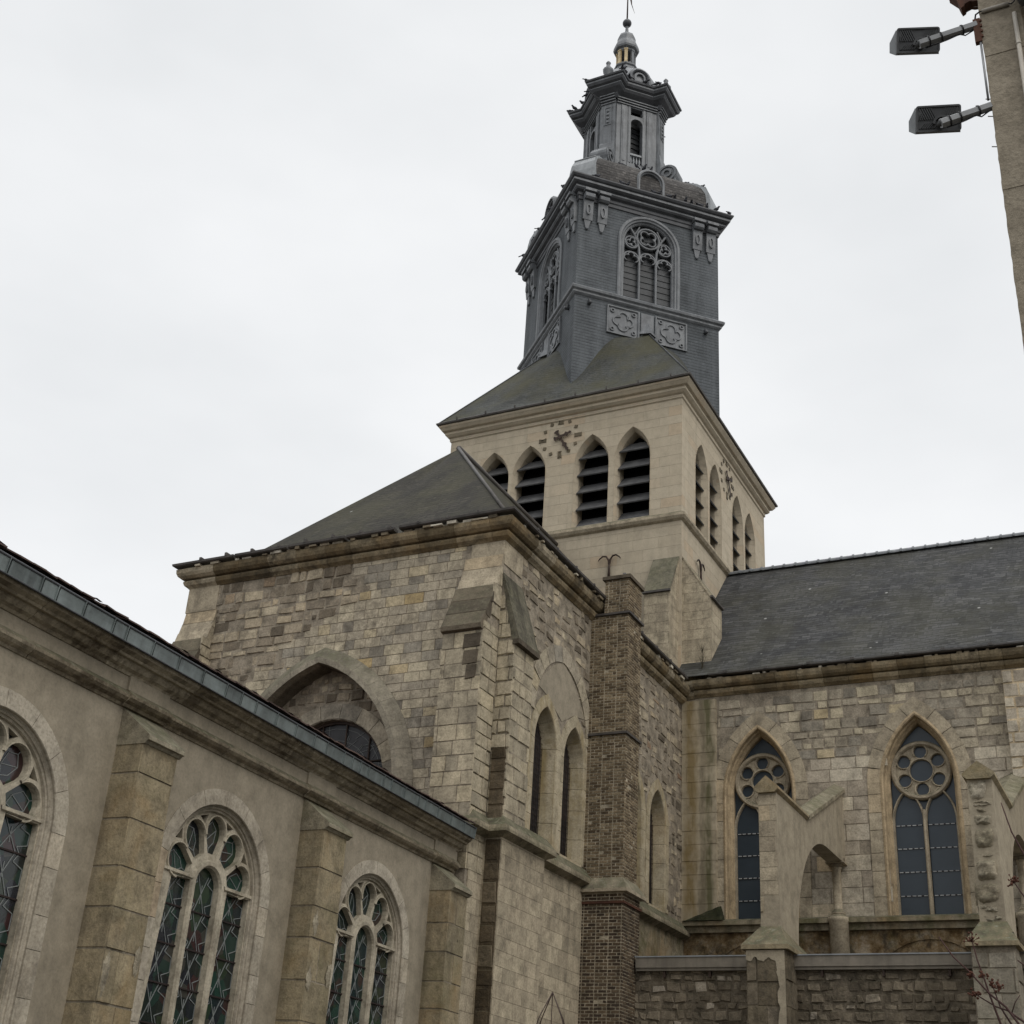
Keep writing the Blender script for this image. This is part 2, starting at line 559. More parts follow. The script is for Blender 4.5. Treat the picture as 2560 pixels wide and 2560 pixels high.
m_chapel = stone_mat("grey_render", [(0.3, (0.301, 0.262, 0.196)), (0.7, (0.338, 0.293, 0.222))], grime=(0.16, 0.142, 0.11), grime_amt=0.25, streak=0.32, mott=0.4,
                     island=False, bump=0.25, pits=0.0)
m_buttress = stone_mat("mossy_buttress_stone", [(0.0, (0.255, 0.216, 0.142)), (0.5, (0.321, 0.267, 0.174)), (1.0, (0.370, 0.306, 0.198))],
                       grime_amt=0.55, streak=0.5, moss=0.3, ochre=0.35, bump=0.7, pits=0.95, top_moss=1.0, pit_scale=2.2, pit_r=0.075)
m_mossy = stone_mat("algae_stone", [(0.0, (0.20, 0.17, 0.11)), (0.5, (0.31, 0.265, 0.185)), (1.0, (0.38, 0.33, 0.24))], grime=(0.06, 0.055, 0.035),
                    grime_amt=0.9, streak=0.7, moss=0.85, ochre=0.5, bump=0.7, top_moss=1.0)
m_darkstone = stone_mat("black_crusted_stone", [(0.0, (0.06, 0.05, 0.038)), (0.5, (0.10, 0.082, 0.06)), (1.0, (0.17, 0.14, 0.10))], grime_amt=0.6, streak=0.3, bump=1.0, top_moss=0.6)
m_brick = stone_mat("tan_brick", [(0.0, (0.085, 0.06, 0.038)), (0.3, (0.155, 0.115, 0.07)), (0.7, (0.23, 0.175, 0.11)), (1.0, (0.30, 0.24, 0.155))],
                    grime_amt=0.35, streak=0.15, bump=0.6, pits=0.2)
m_brickdark = stone_mat("dark_brick", [(0.0, (0.045, 0.032, 0.024)), (0.5, (0.085, 0.06, 0.04)), (1.0, (0.15, 0.11, 0.07))], grime_amt=0.4, streak=0.1, bump=0.6, pits=0.2)
m_brickmortar = stone_mat("brick_mortar", [(0.3, (0.36, 0.31, 0.225)), (0.7, (0.47, 0.41, 0.31))], grime_amt=0.4, streak=0.3, island=False, bump=0.8)
m_moss = stone_mat("green_moss", [(0.3, (0.016, 0.019, 0.010)), (0.7, (0.045, 0.047, 0.022))], island=False, streak=0, bump=1.0, pits=0, top_moss=0)
m_render = stone_mat("rough_concrete_render", [(0.3, (0.26, 0.225, 0.17)), (0.7, (0.31, 0.27, 0.21))], grime=(0.12, 0.10, 0.075), grime_amt=0.5, streak=0.1, mott=0.5, island=False, bump=1.0, pits=0.9)

def slate_mat(name, lo, hi, w, h, moss=0.0, rough=0.8, streaky=0.3, white=True, vjoint=0.5, wobble=0.55, hot=1.3, fleck=1.0):
    T = NT(name)
    uv = T.uv(); pos = T.geo.outputs['Position']
    wob = T.node("ShaderNodeVectorMath", operation='ADD')
    cmb = T.node("ShaderNodeCombineXYZ")
    T.link(T.math('MULTIPLY', T.math('SUBTRACT', T.noise(pos, 5.0, 3), 0.5), h * wobble), cmb.inputs[1])
    T.link(uv, wob.inputs[0]); T.link(cmb.outputs[0], wob.inputs[1])
    br = T.node("ShaderNodeTexBrick")
    for k, v in (('Scale', 1.0), ('Brick Width', w), ('Row Height', h), ('Mortar Size', h * 0.075), ('Mortar Smooth', 0.4)):
        br.inputs[k].default_value = v
    br.inputs['Color1'].default_value = (0, 0, 0, 1); br.inputs['Color2'].default_value = (1, 1, 1, 1)
    br.inputs['Mortar'].default_value = (0.3, 0.3, 0.3, 1)
    T.link(wob.outputs[0], br.inputs['Vector'])
    c = T.ramp(br.outputs['Color'], [(0.0, lo), (0.85, hi), (1.0, tuple(x * hot for x in hi))])
    c = T.mix(c, tuple(x * 0.35 for x in lo), T.math('MULTIPLY', br.outputs['Fac'], vjoint))
    rowl = T.ramp(T.math('FRACT', T.math('DIVIDE', T.node_sep_v(wob.outputs[0]), h)), [(0.0, 0.10), (0.20, 0.75), (0.4, 1.0), (1.0, 1.12)])
    gapn = T.ramp(T.noise(T.mapped(uv, (0.8, 4.0, 1)), 1.0, 4, 0.7), [(0.40, 0.35), (0.62, 1.0)])
    c = T.mix(c, rowl, gapn, 'MULTIPLY')
    fl = T.ramp(T.noise(T.mapped(uv, (2.2, 7.0, 1)), 1.0, 3, 0.7), [(0.60, 0.0), (0.72, 1.0)])
    c = T.mix(c, tuple(x * 2.1 for x in hi), T.math('MULTIPLY', fl, 0.55 * fleck))
    dk = T.ramp(T.noise(T.mapped(uv, (1.1, 0.10, 1)), 1.3, 6, 0.65), [(0.50, 0.0), (0.70, 1.0)])
    c = T.mix(c, tuple(x * 0.45 for x in lo), T.math('MULTIPLY', dk, 0.55 * fleck))
    c = T.mix(c, T.ramp(T.noise(pos, 0.7, 5, 0.6), [(0.3, 0.7), (0.7, 1.25)]), 1.0, 'MULTIPLY')
    sf = T.ramp(T.noise(T.mapped(uv, (1.6, 0.16, 1)), 1.0, 5, 0.6), [(0.42, 0.0), (0.7, 1.0)])
    c = T.mix(c, tuple(x * 1.7 for x in hi), T.math('MULTIPLY', sf, streaky))
    c = T.mix(c, T.ramp(T.noise(pos, 14, 4, 0.7), [(0.3, 0.75), (0.7, 1.2)]), 0.8, 'MULTIPLY')
    if moss:
        f = T.ramp(T.noise(pos, 0.45, 5, 0.65), [(0.42, 0.0), (0.62, 1.0)])
        c = T.mix(c, (0.075, 0.07, 0.035), T.math('MULTIPLY', f, moss))
    if white:
        vo = T.node("ShaderNodeTexVoronoi"); vo.inputs['Scale'].default_value = 0.9
        T.link(pos, vo.inputs['Vector'])
        c = T.mix(c, (0.35, 0.35, 0.33), T.ramp(vo.outputs['Distance'], [(0.03, 0.8), (0.055, 0.0)]))
    # each slate tilts: height rises down the course
    saw = T.math('FRACT', T.math('DIVIDE', T.node_sep_v(wob.outputs[0]), h))
    nb = T.bump(T.math('SUBTRACT', 1.0, saw), 0.02, 0.6)
    nb = T.bump(br.outputs['Color'], 0.01, 0.5, nb)
    return T.done(c, rough, nb, 0, 0.18)
def _sepv(s, vec):
    n = s.node("ShaderNodeSeparateXYZ"); s.link(vec, n.inputs[0]); return n.outputs[1]
NT.node_sep_v = _sepv

m_slate_b = slate_mat("belfry_slate", (0.086, 0.094, 0.100), (0.097, 0.105, 0.112), 0.24, 0.14, streaky=0.5, white=False, vjoint=0.05, wobble=0.12, hot=1.05, fleck=0.45)
m_slate_br = slate_mat("broach_slate", (0.054, 0.056, 0.052), (0.064, 0.066, 0.061), 0.24, 0.14, moss=0.6, streaky=0.35, white=False, vjoint=0.05, wobble=0.15, hot=1.05, fleck=0.5)
m_slate_d = slate_mat("scale_slate", (0.050, 0.047, 0.045), (0.092, 0.086, 0.081), 0.17, 0.15, streaky=0.2, white=False)
m_slate_t = slate_mat("transept_slate", (0.022, 0.0195, 0.0145), (0.037, 0.033, 0.025), 0.34, 0.17, moss=0.35, streaky=0.10, vjoint=0.3)
m_slate_n = slate_mat("nave_slate", (0.031, 0.032, 0.033), (0.066, 0.066, 0.066), 0.34, 0.17, moss=0.25, streaky=0.14, vjoint=0.3)

def metal_mat(name, col, rough=0.5, metal=0.0, var=0.35, streak=0.3, island=False, streak_col=None):
    T = NT(name)
    pos = T.geo.outputs['Position']; uv = T.uv()
    c = T.mix(col, T.ramp(T.noise(pos, 2.2, 5, 0.65), [(0.3, 1 - var), (0.7, 1 + var)]), 1.0, 'MULTIPLY')
    if island:
        c = T.mix(c, T.ramp(T.geo.outputs['Random Per Island'], [(0, 0.72), (1, 1.22)]), 1.0, 'MULTIPLY')
    sf = T.ramp(T.noise(T.mapped(uv, (5, 0.6, 1)), 1.0, 4, 0.6), [(0.48, 0.0), (0.7, 1.0)])
    c = T.mix(c, streak_col or tuple(x * 0.4 for x in col), T.math('MULTIPLY', sf, streak))
    nb = T.bump(T.noise(pos, 6, 3, 0.6), 0.01, 0.3)
    return T.done(c, rough, nb, metal, 0.4)

m_lead = metal_mat("weathered_lead", (0.135, 0.143, 0.152), 0.5, 0.0, 0.35, 0.5, streak_col=(0.27, 0.28, 0.285))
m_leaddark = metal_mat("dark_lead", (0.065, 0.068, 0.074), 0.55, 0.0, 0.3, 0.3)
m_leadlight = metal_mat("pale_lead_sheet", (0.26, 0.275, 0.285), 0.5, 0.0, 0.25, 0.3)
m_zinc = metal_mat("patinated_zinc", (0.165, 0.19, 0.185), 0.38, 0.2, 0.45, 0.6, island=True, streak_col=(0.24, 0.28, 0.28))
m_gutter = metal_mat("sooty_gutter", (0.075, 0.067, 0.060), 0.6, 0.0, 0.4, 0.4)
m_gold = metal_mat("worn_gilding", (0.56, 0.44, 0.25), 0.42, 0.2, 0.5, 0.5)
m_iron = metal_mat("rusty_iron", (0.045, 0.028, 0.020), 0.75, 0.0, 0.5, 0.3)
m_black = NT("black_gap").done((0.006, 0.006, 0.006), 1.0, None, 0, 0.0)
m_galv = metal_mat("galvanised_steel", (0.24, 0.245, 0.25), 0.45, 0.4, 0.25, 0.2)
m_lampgrey = metal_mat("dark_lamp_casting", (0.075, 0.077, 0.08), 0.5, 0.1, 0.25, 0.2)
m_plastic = metal_mat("pale_grey_plastic_pipe", (0.36, 0.33, 0.28), 0.5, 0, 0.2, 0.3)
m_pipegrey = metal_mat("blue_grey_downpipe", (0.13, 0.135, 0.14), 0.5, 0, 0.2, 0.3)
m_cable = NT("black_cable").done((0.012, 0.012, 0.014), 0.6)
m_board = metal_mat("weathered_fascia_board", (0.19, 0.168, 0.135), 0.8, 0, 0.25, 0.35)
m_tile = metal_mat("brown_roof_tile", (0.085, 0.055, 0.045), 0.8, 0, 0.4, 0.3, island=True)
m_rust = metal_mat("rusty_brown_eave", (0.085, 0.035, 0.02), 0.85, 0, 0.5, 0.4)

def louver_mat():
    T = NT("louver_slate_sheet")
    pos = T.geo.outputs['Position']
    c = T.ramp(T.noise(pos, 2.5, 5, 0.7), [(0.3, (0.045, 0.045, 0.047)), (0.55, (0.085, 0.085, 0.086)), (0.75, (0.13, 0.128, 0.124))])
    return T.done(c, 0.7, T.bump(T.noise(pos, 9, 4), 0.01, 0.4))
m_louver = louver_mat()

def glass_mat(name, stops, scale, rough=0.12, spec=0.5, wob=0.15):
    T = NT(name)
    pos = T.geo.outputs['Position']
    c = T.ramp(T.noise(pos, scale, 3, 0.5), stops)
    nb = T.bump(T.noise(pos, 7, 3, 0.6), 0.01, wob)
    return T.done(c, rough, nb, 0, spec)
m_navepane = glass_mat("blue_grey_protective_glazing", [(0.3, (0.025, 0.036, 0.047)), (0.7, (0.042, 0.055, 0.068))], 0.8, 0.28, 0.35)
m_darkpane = glass_mat("dark_leaded_glass", [(0.3, (0.012, 0.012, 0.014)), (0.7, (0.03, 0.028, 0.03))], 3, 0.4, 0.3)

def stained_mat():
    T = NT("stained_glass")
    pos = T.geo.outputs['Position']
    vo = T.node("ShaderNodeTexVoronoi"); vo.inputs['Scale'].default_value = 4.2
    T.link(pos, vo.inputs['Vector'])
    sp = T.node("ShaderNodeSeparateXYZ"); T.link(vo.outputs['Color'], sp.inputs[0])
    c = T.ramp(sp.outputs[0], [(0.0, (0.010, 0.020, 0.016)), (0.3, (0.016, 0.055, 0.040)), (0.5, (0.012, 0.018, 0.028)), (0.68, (0.055, 0.016, 0.016)), (0.80, (0.030, 0.050, 0.022)), (0.93, (0.075, 0.075, 0.06))], 'CONSTANT')
    big = T.ramp(T.noise(pos, 0.8, 2), [(0.42, (0.012, 0.035, 0.028)), (0.58, (0.018, 0.016, 0.018))])
    c = T.mix(c, big, 0.45)
    nb = T.bump(T.noise(pos, 12, 3, 0.6), 0.01, 0.3)
    return T.done(c, 0.16, nb, 0, 0.5)
m_stained = stained_mat()
m_came = NT("lead_came").done((0.24, 0.255, 0.25), 0.5, None, 0.2)
m_came2 = NT("dull_lead_came").done((0.13, 0.135, 0.13), 0.6)
m_bar = NT("dark_saddle_bar").done((0.03, 0.02, 0.018), 0.7)
m_clip = NT("white_glazing_clip").done((0.36, 0.37, 0.37), 0.6)
m_pigeon = metal_mat("pigeon_feathers", (0.045, 0.047, 0.055), 0.8, 0, 0.5, 0.2)
m_twig = metal_mat("reddish_twig_bark", (0.050, 0.022, 0.018), 0.8, 0, 0.3, 0.2)
m_seed = NT("dry_seed_head").done((0.085, 0.035, 0.022), 0.9)
m_weed = NT("dry_weed").done((0.06, 0.05, 0.03), 0.9)

def ground_mat():
    T = NT("paved_ground")
    pos = T.geo.outputs['Position']
    c = T.ramp(T.noise(pos, 0.8, 6, 0.7), [(0.3, (0.055, 0.052, 0.047)), (0.7, (0.095, 0.09, 0.08))])
    return T.done(c, 0.9, T.bump(T.noise(pos, 20, 4), 0.02, 0.5))
m_ground = ground_mat()

# ================================================================== ground
g = MB()
g.box(HF, -700, 700, -700, 700, -0.5, 0.0)
tag(g.build("ground", m_ground), "dark paved ground of the churchyard", None, kind="structure")

# ================================================================== church tower
CX, CY = -18.72, 44.05
TX0, TX1, TY0, TY1 = -23.44, -14.0, 39.0, 49.1
tower = thing("church_tower", "tall cream stone church tower with clocks, louvred openings and a dark slate belfry on top", "church tower", (CX, CY, 0))
TN = Fr((0, TY0, 0), (1, 0, 0))
TR = Fr((TX1, 0, 0), (0, 1, 0))
near_c = [-21.50, -19.98, -17.46, -15.86]
far_c = [41.10, 42.68, 45.40, 47.00]
LH, LZ0, LZS, LRISE = 0.68, 22.78, 25.28, 1.22
b = MB()
def lhole(c): return pointed_arch(c, LH, LZ0, LZS, LRISE, 10)
b.plate(TN, [(TX0, 10), (TX1, 10), (TX1, 27.7), (TX0, 27.7)], [lhole(c) for c in near_c], 0, -0.75, 0)
b.plate(TR, [(TY0 + 0.75, 10), (TY1, 10), (TY1, 27.7), (TY0 + 0.75, 27.7)], [lhole(c) for c in far_c], 0, -0.75, 0)
b.box(Fr((TX0, 0, 0), (0, 1, 0)), TY0 + 0.75, TY1, 10, 27.7, 0, 0.75, 0)
b.box(Fr((0, TY1, 0), (1, 0, 0)), TX0 + 0.75, TX1 - 0.75, 10, 27.7, 0, 0.75, 0)
b.box(HF, TX0 + 0.75, TX1 - 0.75, TY0 + 0.75, TY1 - 0.75, 22.0, 22.2, 0)
part("stone_walls", b, m_tower, tower)
rect = lambda o: [(TX0 - o, TY0 - o), (TX0 - o, TY1 + o), (TX1 + o, TY1 + o), (TX1 + o, TY0 - o)]     # clockwise: left of travel points outward
b = MB(); b.ribbon(HF, rect(0), [(0, 22.40), (0.10, 22.46), (0.16, 22.55), (0.16, 22.64), (0.0, 22.77)], True)
part("string_course", b, m_dress, tower)
b = MB(); b.ribbon(HF, rect(0), [(0.0, 27.30), (0.05, 27.34), (0.05, 27.46), (0.12, 27.50), (0.20, 27.58), (0.20, 27.68), (0.30, 27.72), (0.40, 27.86), (0.40, 27.93), (-0.3, 27.95)], True)
part("cornice", b, m_tower, tower)
b = MB(); b.ribbon(HF, rect(0), [(0.36, 27.93), (0.47, 27.94), (0.49, 28.00), (0.45, 28.04), (0.2, 28.05)], True)
for i in range(8):
    u = TX0 + 0.4 + i * 1.25
    b.box(HF, u, u + 0.04, TY0 - 0.50, TY0 - 0.44, 28.03, 28.13)
part("eaves_gutter", b, m_gutter, tower)
# bell louvres
w = MB()
prof = [(0.0, 0.012), (0.0, 0.0), (-0.10, -0.22), (-0.10, -0.7), (0.02, -0.7), (0.02, 0.012)]
w.ribbon(LF, pointed_arch(0, LH, LZ0, LZS, LRISE, 10), prof, False, True, 0)
sl = MB()
k = 0
z = LZ0 + 0.02
while z < LZS + LRISE - 0.25:
    hw = LH - 0.05
    zt = z + 0.5
    if zt > LZS:
        R = (LH * LH + LRISE * LRISE) / (2 * LH)
        hw = max(0.05, sqrt(max(0.0, R * R - (zt - LZS) ** 2)) - (R - LH) - 0.02)
    hw2 = LH - 0.08
    if z > LZS:
        R = (LH * LH + LRISE * LRISE) / (2 * LH)
        hw2 = max(0.05, sqrt(max(0.0, R * R - (z - LZS) ** 2)) - (R - LH) - 0.08)
    V = [LF.p(-hw2, z, -0.10), LF.p(hw2, z, -0.10), LF.p(hw, zt, -0.52), LF.p(-hw, zt, -0.52)]
    V += [q + Vector((0, 0.03, -0.035)) for q in V]
    sl.add(V, [(0, 1, 2, 3), (7, 6, 5, 4), (0, 4, 5, 1), (1, 5, 6, 2), (2, 6, 7, 3), (3, 7, 4, 0)])
    z += 0.70
bf = MB(); bf.plate(LF, pointed_arch(0, LH + 0.02, LZ0, LZS, LRISE, 8), [], -0.62, -0.68)  # black sheet behind the slats, painted in for the unlit tower interior
proto = None
for fr, cs, rz in ((TN, near_c, 0), (TR, far_c, pi / 2)):
    for c in cs:
        if proto is None:
            o = part("louvre_opening", w, m_tower, tower, True)
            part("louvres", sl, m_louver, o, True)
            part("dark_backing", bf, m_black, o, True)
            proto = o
        else:
            o = copy_tree(proto, tower)
        o.location = fr.p(c, 0, 0) - Vector(tower.location)
        o.rotation_euler = (0, 0, rz)
# clocks: twelve raised markers (numerals at the quarters) and two wrought hands
def clock(fr, c, zc, rz, r=0.72):
    base = MB(); base.box(LF, -0.05, 0.05, -0.05, 0.05, -0.02, 0.10)
    o = part("clock", base, m_iron, tower, True)
    o.location = fr.p(c, 0, zc) if False else (fr.p(c, zc, 0) - Vector(tower.location))
    o.rotation_euler = (0, 0, rz)
    num = {0: "XII", 3: "III", 6: "VI", 9: "IX"}
    for h in range(12):
        a = -2 * pi * h / 12
        cu, cv = r * sin(-a), r * cos(a)
        mb = MB()
        er, et = Vector((sin(-a), cos(a))), Vector((cos(a), -sin(-a)))
        F = Fr(LF.p(cu, cv, 0), LF.p(et.x, et.y, 0), LF.p(er.x, er.y, 0), (0, -1, 0))
        if h in num:
            txt = num[h]; hh = 0.135; wd = 0.1
            tot = sum({'X': 0.10, 'V': 0.09, 'I': 0.05}[ch] for ch in txt)
            x = -tot / 2
            for ch in txt:
                wch = {'X': 0.10, 'V': 0.09, 'I': 0.05}[ch]
                t = 0.022
                def bar(x0, y0, x1, y1):
                    mb.ribbon(F, [(x0, y0), (x1, y1)], [(-t, 0.0), (-t, 0.03), (t, 0.03), (t, 0.0)], False, True)
                if ch == 'I': bar(x + wch / 2, -hh, x + wch / 2, hh)
                if ch == 'X': bar(x + 0.01, -hh, x + wch - 0.01, hh); bar(x + wch - 0.01, -hh, x + 0.01, hh)
                if ch == 'V': bar(x + 0.005, hh, x + wch / 2, -hh); bar(x + wch / 2, -hh, x + wch - 0.005, hh)
                x += wch
            for s_ in (-1, 1):
                mb.box(F, -tot / 2 - 0.01, tot / 2 + 0.01, s_ * hh - 0.010, s_ * hh + 0.010, 0.0, 0.026)
        else:
            d = 0.085
            V = [F.p(0, d, 0), F.p(d, 0, 0), F.p(0, -d, 0), F.p(-d, 0, 0), F.p(0, d, 0.03), F.p(d, 0, 0.03), F.p(0, -d, 0.03), F.p(-d, 0, 0.03)]
            mb.add(V, [(4, 7, 6, 5), (0, 4, 5, 1), (1, 5, 6, 2), (2, 6, 7, 3), (3, 7, 4, 0)])
        part("hour_marker", mb, m_clockmark, o, True)
    for ang, L, tail, nm in ((2 * pi * 25 / 60, 0.72, 0.34, "minute_hand"), (2 * pi * (2 + 25 / 60) / 12, 0.50, 0.24, "hour_hand")):
        er, et = Vector((sin(ang), cos(ang))), Vector((cos(ang), -sin(ang)))
        F = Fr((0, 0, 0), LF.p(et.x, et.y, 0), LF.p(er.x, er.y, 0), (0, -1, 0))
        wz = 0.07 if nm == "minute_hand" else 0.095
        mb = MB()
        out = [(0.045, -tail), (0.11, -tail + 0.04), (0.045, -tail + 0.11), (0.045, -0.06), (0.10, 0.0), (0.048, 0.10), (0.042, L * 0.42), (0.105, L * 0.55), (0.045, L * 0.68), (0.04, L * 0.8), (0.075, L * 0.84), (0.0, L)]
        out = out + [(-x, y) for x, y in reversed(out[:-1])]
        mb.plate(F, [(x, y) for x, y in reversed(out)], [], wz, wz - 0.02)
        part(nm, mb, m_iron, o, True)
    return o
m_clockmark = metal_mat("dull_bronze_clock_marker", (0.125, 0.10, 0.06), 0.6, 0.1, 0.3, 0.2)
clock(TN, -18.76, 26.60, 0)
clock(TR, 44.08, 26.57, pi / 2)
# corner buttresses of the tower, each with a mossy weathered slope and drip
def slope_buttress(parent, fr, u0, u1, z0, zf, zt, w1, mats, over=0.07, lip=0.10, name="buttress", capname="weathered_cap", steps=0, wbase=0.0):
    """shaft from the wall out to w1, its sloping top running from (w1, zf) up to (0, zt)"""
    s_ = MB()
    S = Fr(fr.O, fr.N, fr.V, fr.U * 1.0)
    poly = [(wbase, z0), (w1, z0), (w1, zf - lip), (w1, zf), (wbase + 0.0, zt)]
    s_.plate(S, poly, [], u1, u0)
    o = part(name, s_, mats[0], parent)
    c = MB()
    n = Vector((zt - zf, w1)).normalized()
    poly = [(w1 + over, zf - lip * 0.9), (w1 + over, zf - 0.01 - over * (zt - zf) / w1 + 0.04), (w1, zf + 0.04), (0.02, zt + 0.04), (0.02, zt - 0.02), (w1, zf - lip * 0.9)]
    c.plate(S, poly, [], u1 + 0.03, u0 - 0.03)
    part(capname, c, mats[1], o)
    c = MB(); c.plate(S, [(w1 - 0.01, zf - lip * 1.1), (w1 + over + 0.015, zf - lip * 1.0), (w1 + over + 0.015, zf - 0.03), (w1 - 0.01, zf - 0.03)], [], u1 + 0.045, u0 - 0.045)
    part("drip_course", c, m_gutter, o)
    return o
m_towercap = stone_mat("mossy_tower_cap", [(0.0, (0.15, 0.14, 0.105)), (1.0, (0.24, 0.215, 0.16))], grime=(0.06, 0.055, 0.04), grime_amt=0.9, streak=0.6, moss=0.3, island=False, bump=0.8, top_moss=0.5)
slope_buttress(tower, TN, -14.98, -14.10, 13.0, 19.50, 21.0, 0.88, (m_ashlar, m_towercap))
slope_buttress(tower, TR, 39.06, 40.20, 13.0, 19.50, 21.0, 1.0, (m_ashlar, m_ashlar))
# forked wrought-iron wall anchors
def anchor(fr, c, z):
    a = MB()
    P = lambda u, v, w=0.10: fr.p(c + u, z + v, w)
    a.tube([P(0, -0.42), P(0, 0.0), P(0.0, 0.3)], [0.05, 0.04, 0.035], 8)
    a.tube([P(0, -0.40, 0.0), P(0, -0.40, 0.12)], 0.06, 8)
    for s_ in (-1, 1):
        pts = [P(s_ * x, y) for x, y in ((0.0, 0.15), (0.03, 0.36), (0.12, 0.50), (0.25, 0.52), (0.36, 0.44), (0.42, 0.36))]
        a.tube(pts, [0.035, 0.035, 0.033, 0.03, 0.025, 0.012], 8)
    part("wall_anchor", a, m_iron, tower)
anchor(TN, -16.60, 20.88)
anchor(TR, 40.72, 21.02)

# ---- broach roof between stone stage and belfry
D = 4.48
ZE = 28.0
ex0, ex1, ey0, ey1 = TX0 - 0.43, TX1 + 0.43, TY0 - 0.43, TY1 + 0.43
ZP = 32.55
br = MB()
def broach(E0, E1, C0, Cm, C1, N=28, Mm=14):
    """eave from E0 to E1; upper line C0 - Cm - C1 on the belfry"""
    V = []
    for i in range(N + 1):
        t = i / N
        e = Vector(E0).lerp(Vector(E1), t)
        tp = Vector(C0).lerp(Vector(Cm), t * 2) if t <= 0.5 else Vector(Cm).lerp(Vector(C1), t * 2 - 1)
        if i == 0: tp = Vector(C0)
        if i == N: tp = Vector(C1)
        lift = 0.85 * sin(2 * pi * t) ** 2
        for j in range(Mm + 1):
            s_ = j / Mm
            q = e.lerp(tp, s_)
            q.z += lift * s_ ** 2.6 - 0.16 * sin(pi * min(1, s_ * 2)) * (1 - abs(2 * t - 1))
            V.append(q)
    F = []
    for i in range(N):
        for j in range(Mm):
            a = i * (Mm + 1) + j
            F.append((a, a + Mm + 1, a + Mm + 2, a + 1))
    br.add(V, F, 0, True)
h2 = D / 2 - 0.02
zf_ = ZE + (ZP - ZE) / ((CY - h2) - ey0) * ((CY - D) - ey0)
zr_ = ZE + (ZP - ZE) / (ex1 - (CX + h2)) * (ex1 - (CX + D))
PkNR, PkNL, PkFR, PkFL = (CX + h2, CY - h2, ZP), (CX - h2, CY - h2, ZP), (CX + h2, CY + h2, ZP), (CX - h2, CY + h2, ZP)
Dm = D - 0.06
broach((ex0, ey0, ZE), (ex1, ey0, ZE), PkNL, (CX, CY - Dm, zf_), PkNR)
broach((ex1, ey0, ZE), (ex1, ey1, ZE), PkNR, (CX + Dm, CY, zr_), PkFR)
broach((ex1, ey1, ZE), (ex0, ey1, ZE), PkFR, (CX, CY + Dm, zf_), PkFL)
broach((ex0, ey1, ZE), (ex0, ey0, ZE), PkFL, (CX - Dm, CY, zr_), PkNL)
part("broach_roof", br, m_slate_br, tower)
for P0, P1 in (((ex1, ey0, ZE), PkNR), ((ex0, ey0, ZE), PkNL)):
    b = MB(); b.tube([Vector(P0) + Vector((0, 0, 0.0)), Vector(P1) + Vector((0, 0, 0.02))], 0.03, 6)
    part("hip_flashing", b, m_leaddark, tower)

# ---- slate belfry, set diagonally on the tower
Q2 = sqrt(0.5)
AP = D * Q2                                    # apothem
BF = [Fr((CX + AP * Q2, CY - AP * Q2, 0), (Q2, Q2, 0)), Fr((CX - AP * Q2, CY - AP * Q2, 0), (Q2, -Q2, 0)),
      Fr((CX + AP * Q2, CY + AP * Q2, 0), (-Q2, Q2, 0)), Fr((CX - AP * Q2, CY + AP * Q2, 0), (-Q2, -Q2, 0))]
HB = AP
bw = MB()
WZ0, WZS, WR = 33.97, 36.92, 1.20
for i, F in enumerate(BF):
    hole = [round_arch(0, WR, WZ0, WZS)] if i < 2 else []
    bw.plate(F, [(-HB, 29.0), (HB, 29.0), (HB, 38.9), (-HB, 38.9)], hole, 0, -0.3, 0, None, True, False)
part("slate_walls", bw, m_slate_b, tower)
corners = [(CX - D, CY), (CX, CY + D), (CX + D, CY), (CX, CY - D)]     # clockwise
b = MB(); b.ribbon(HF, corners, [(0.0, 33.52), (0.05, 33.56), (0.10, 33.62), (0.10, 33.70), (0.18, 33.76), (0.20, 33.86), (0.16, 33.92), (0.0, 33.98)], True)
part("belfry_string_course", b, m_lead, tower)
b = MB()
b.ribbon(HF, corners, [(0.0, 38.30), (0.05, 38.33), (0.05, 38.48), (0.09, 38.52), (0.09, 38.66), (0.20, 38.72), (0.24, 38.78), (0.24, 38.88), (0.33, 38.92), (0.40, 38.98), (0.40, 39.10), (0.47, 39.14), (0.52, 39.22), (0.52, 39.28), (0.2, 39.33), (-0.8, 39.40)], True)
part("belfry_cornice", b, m_leaddark, tower)
b = MB()
b.ribbon(HF, corners, [(0.402, 38.99), (0.410, 38.99), (0.410, 39.09), (0.402, 39.09)], True, True)
b.ribbon(HF, corners, [(0.242, 38.79), (0.250, 38.79), (0.250, 38.87), (0.242, 38.87)], True, True)
part("cornice_lead_band", b, m_lead, tower)

# belfry window: moulded lead frame, three lights with trefoil heads, quatrefoil rose
fw = MB()
fw.ribbon(LF, round_arch(0, WR, WZ0, WZS), [(0.20, 0.0), (0.20, 0.05), (0.15, 0.08), (0.07, 0.08), (0.03, 0.03), (-0.03, 0.02), (-0.06, -0.06), (-0.10, -0.06), (-0.12, -0.16), (-0.12, -0.22), (0.2, -0.22)], False, True)
tr = MB()
def rib(path, hw=0.05, closed=False, d0=-0.20, d1=-0.08):
    tr.ribbon(LF, path, [(-hw, d0), (-hw, d1 - 0.03), (-hw * 0.5, d1), (hw * 0.5, d1), (hw, d1 - 0.03), (hw, d0)], closed, True)
for s_ in (-1, 1):
    rib([(s_ * 0.375, WZ0), (s_ * 0.375, 36.35), (s_ * 0.40, 36.70), (s_ * 0.48, 37.05), (s_ * 0.62, 37.36), (s_ * 0.80, 37.66)])
    rib([(s_ * 0.62, 37.36), (s_ * 0.50, 37.58), (s_ * 0.40, 37.80)], 0.035)
    rib(circle(s_ * 0.745, 36.93, 0.29, 18), 0.04, True)
    rib(foil(s_ * 0.745, 36.93, 0.125, 0.115, 3, pi / 2 + s_ * 0.3, 6), 0.032, True)
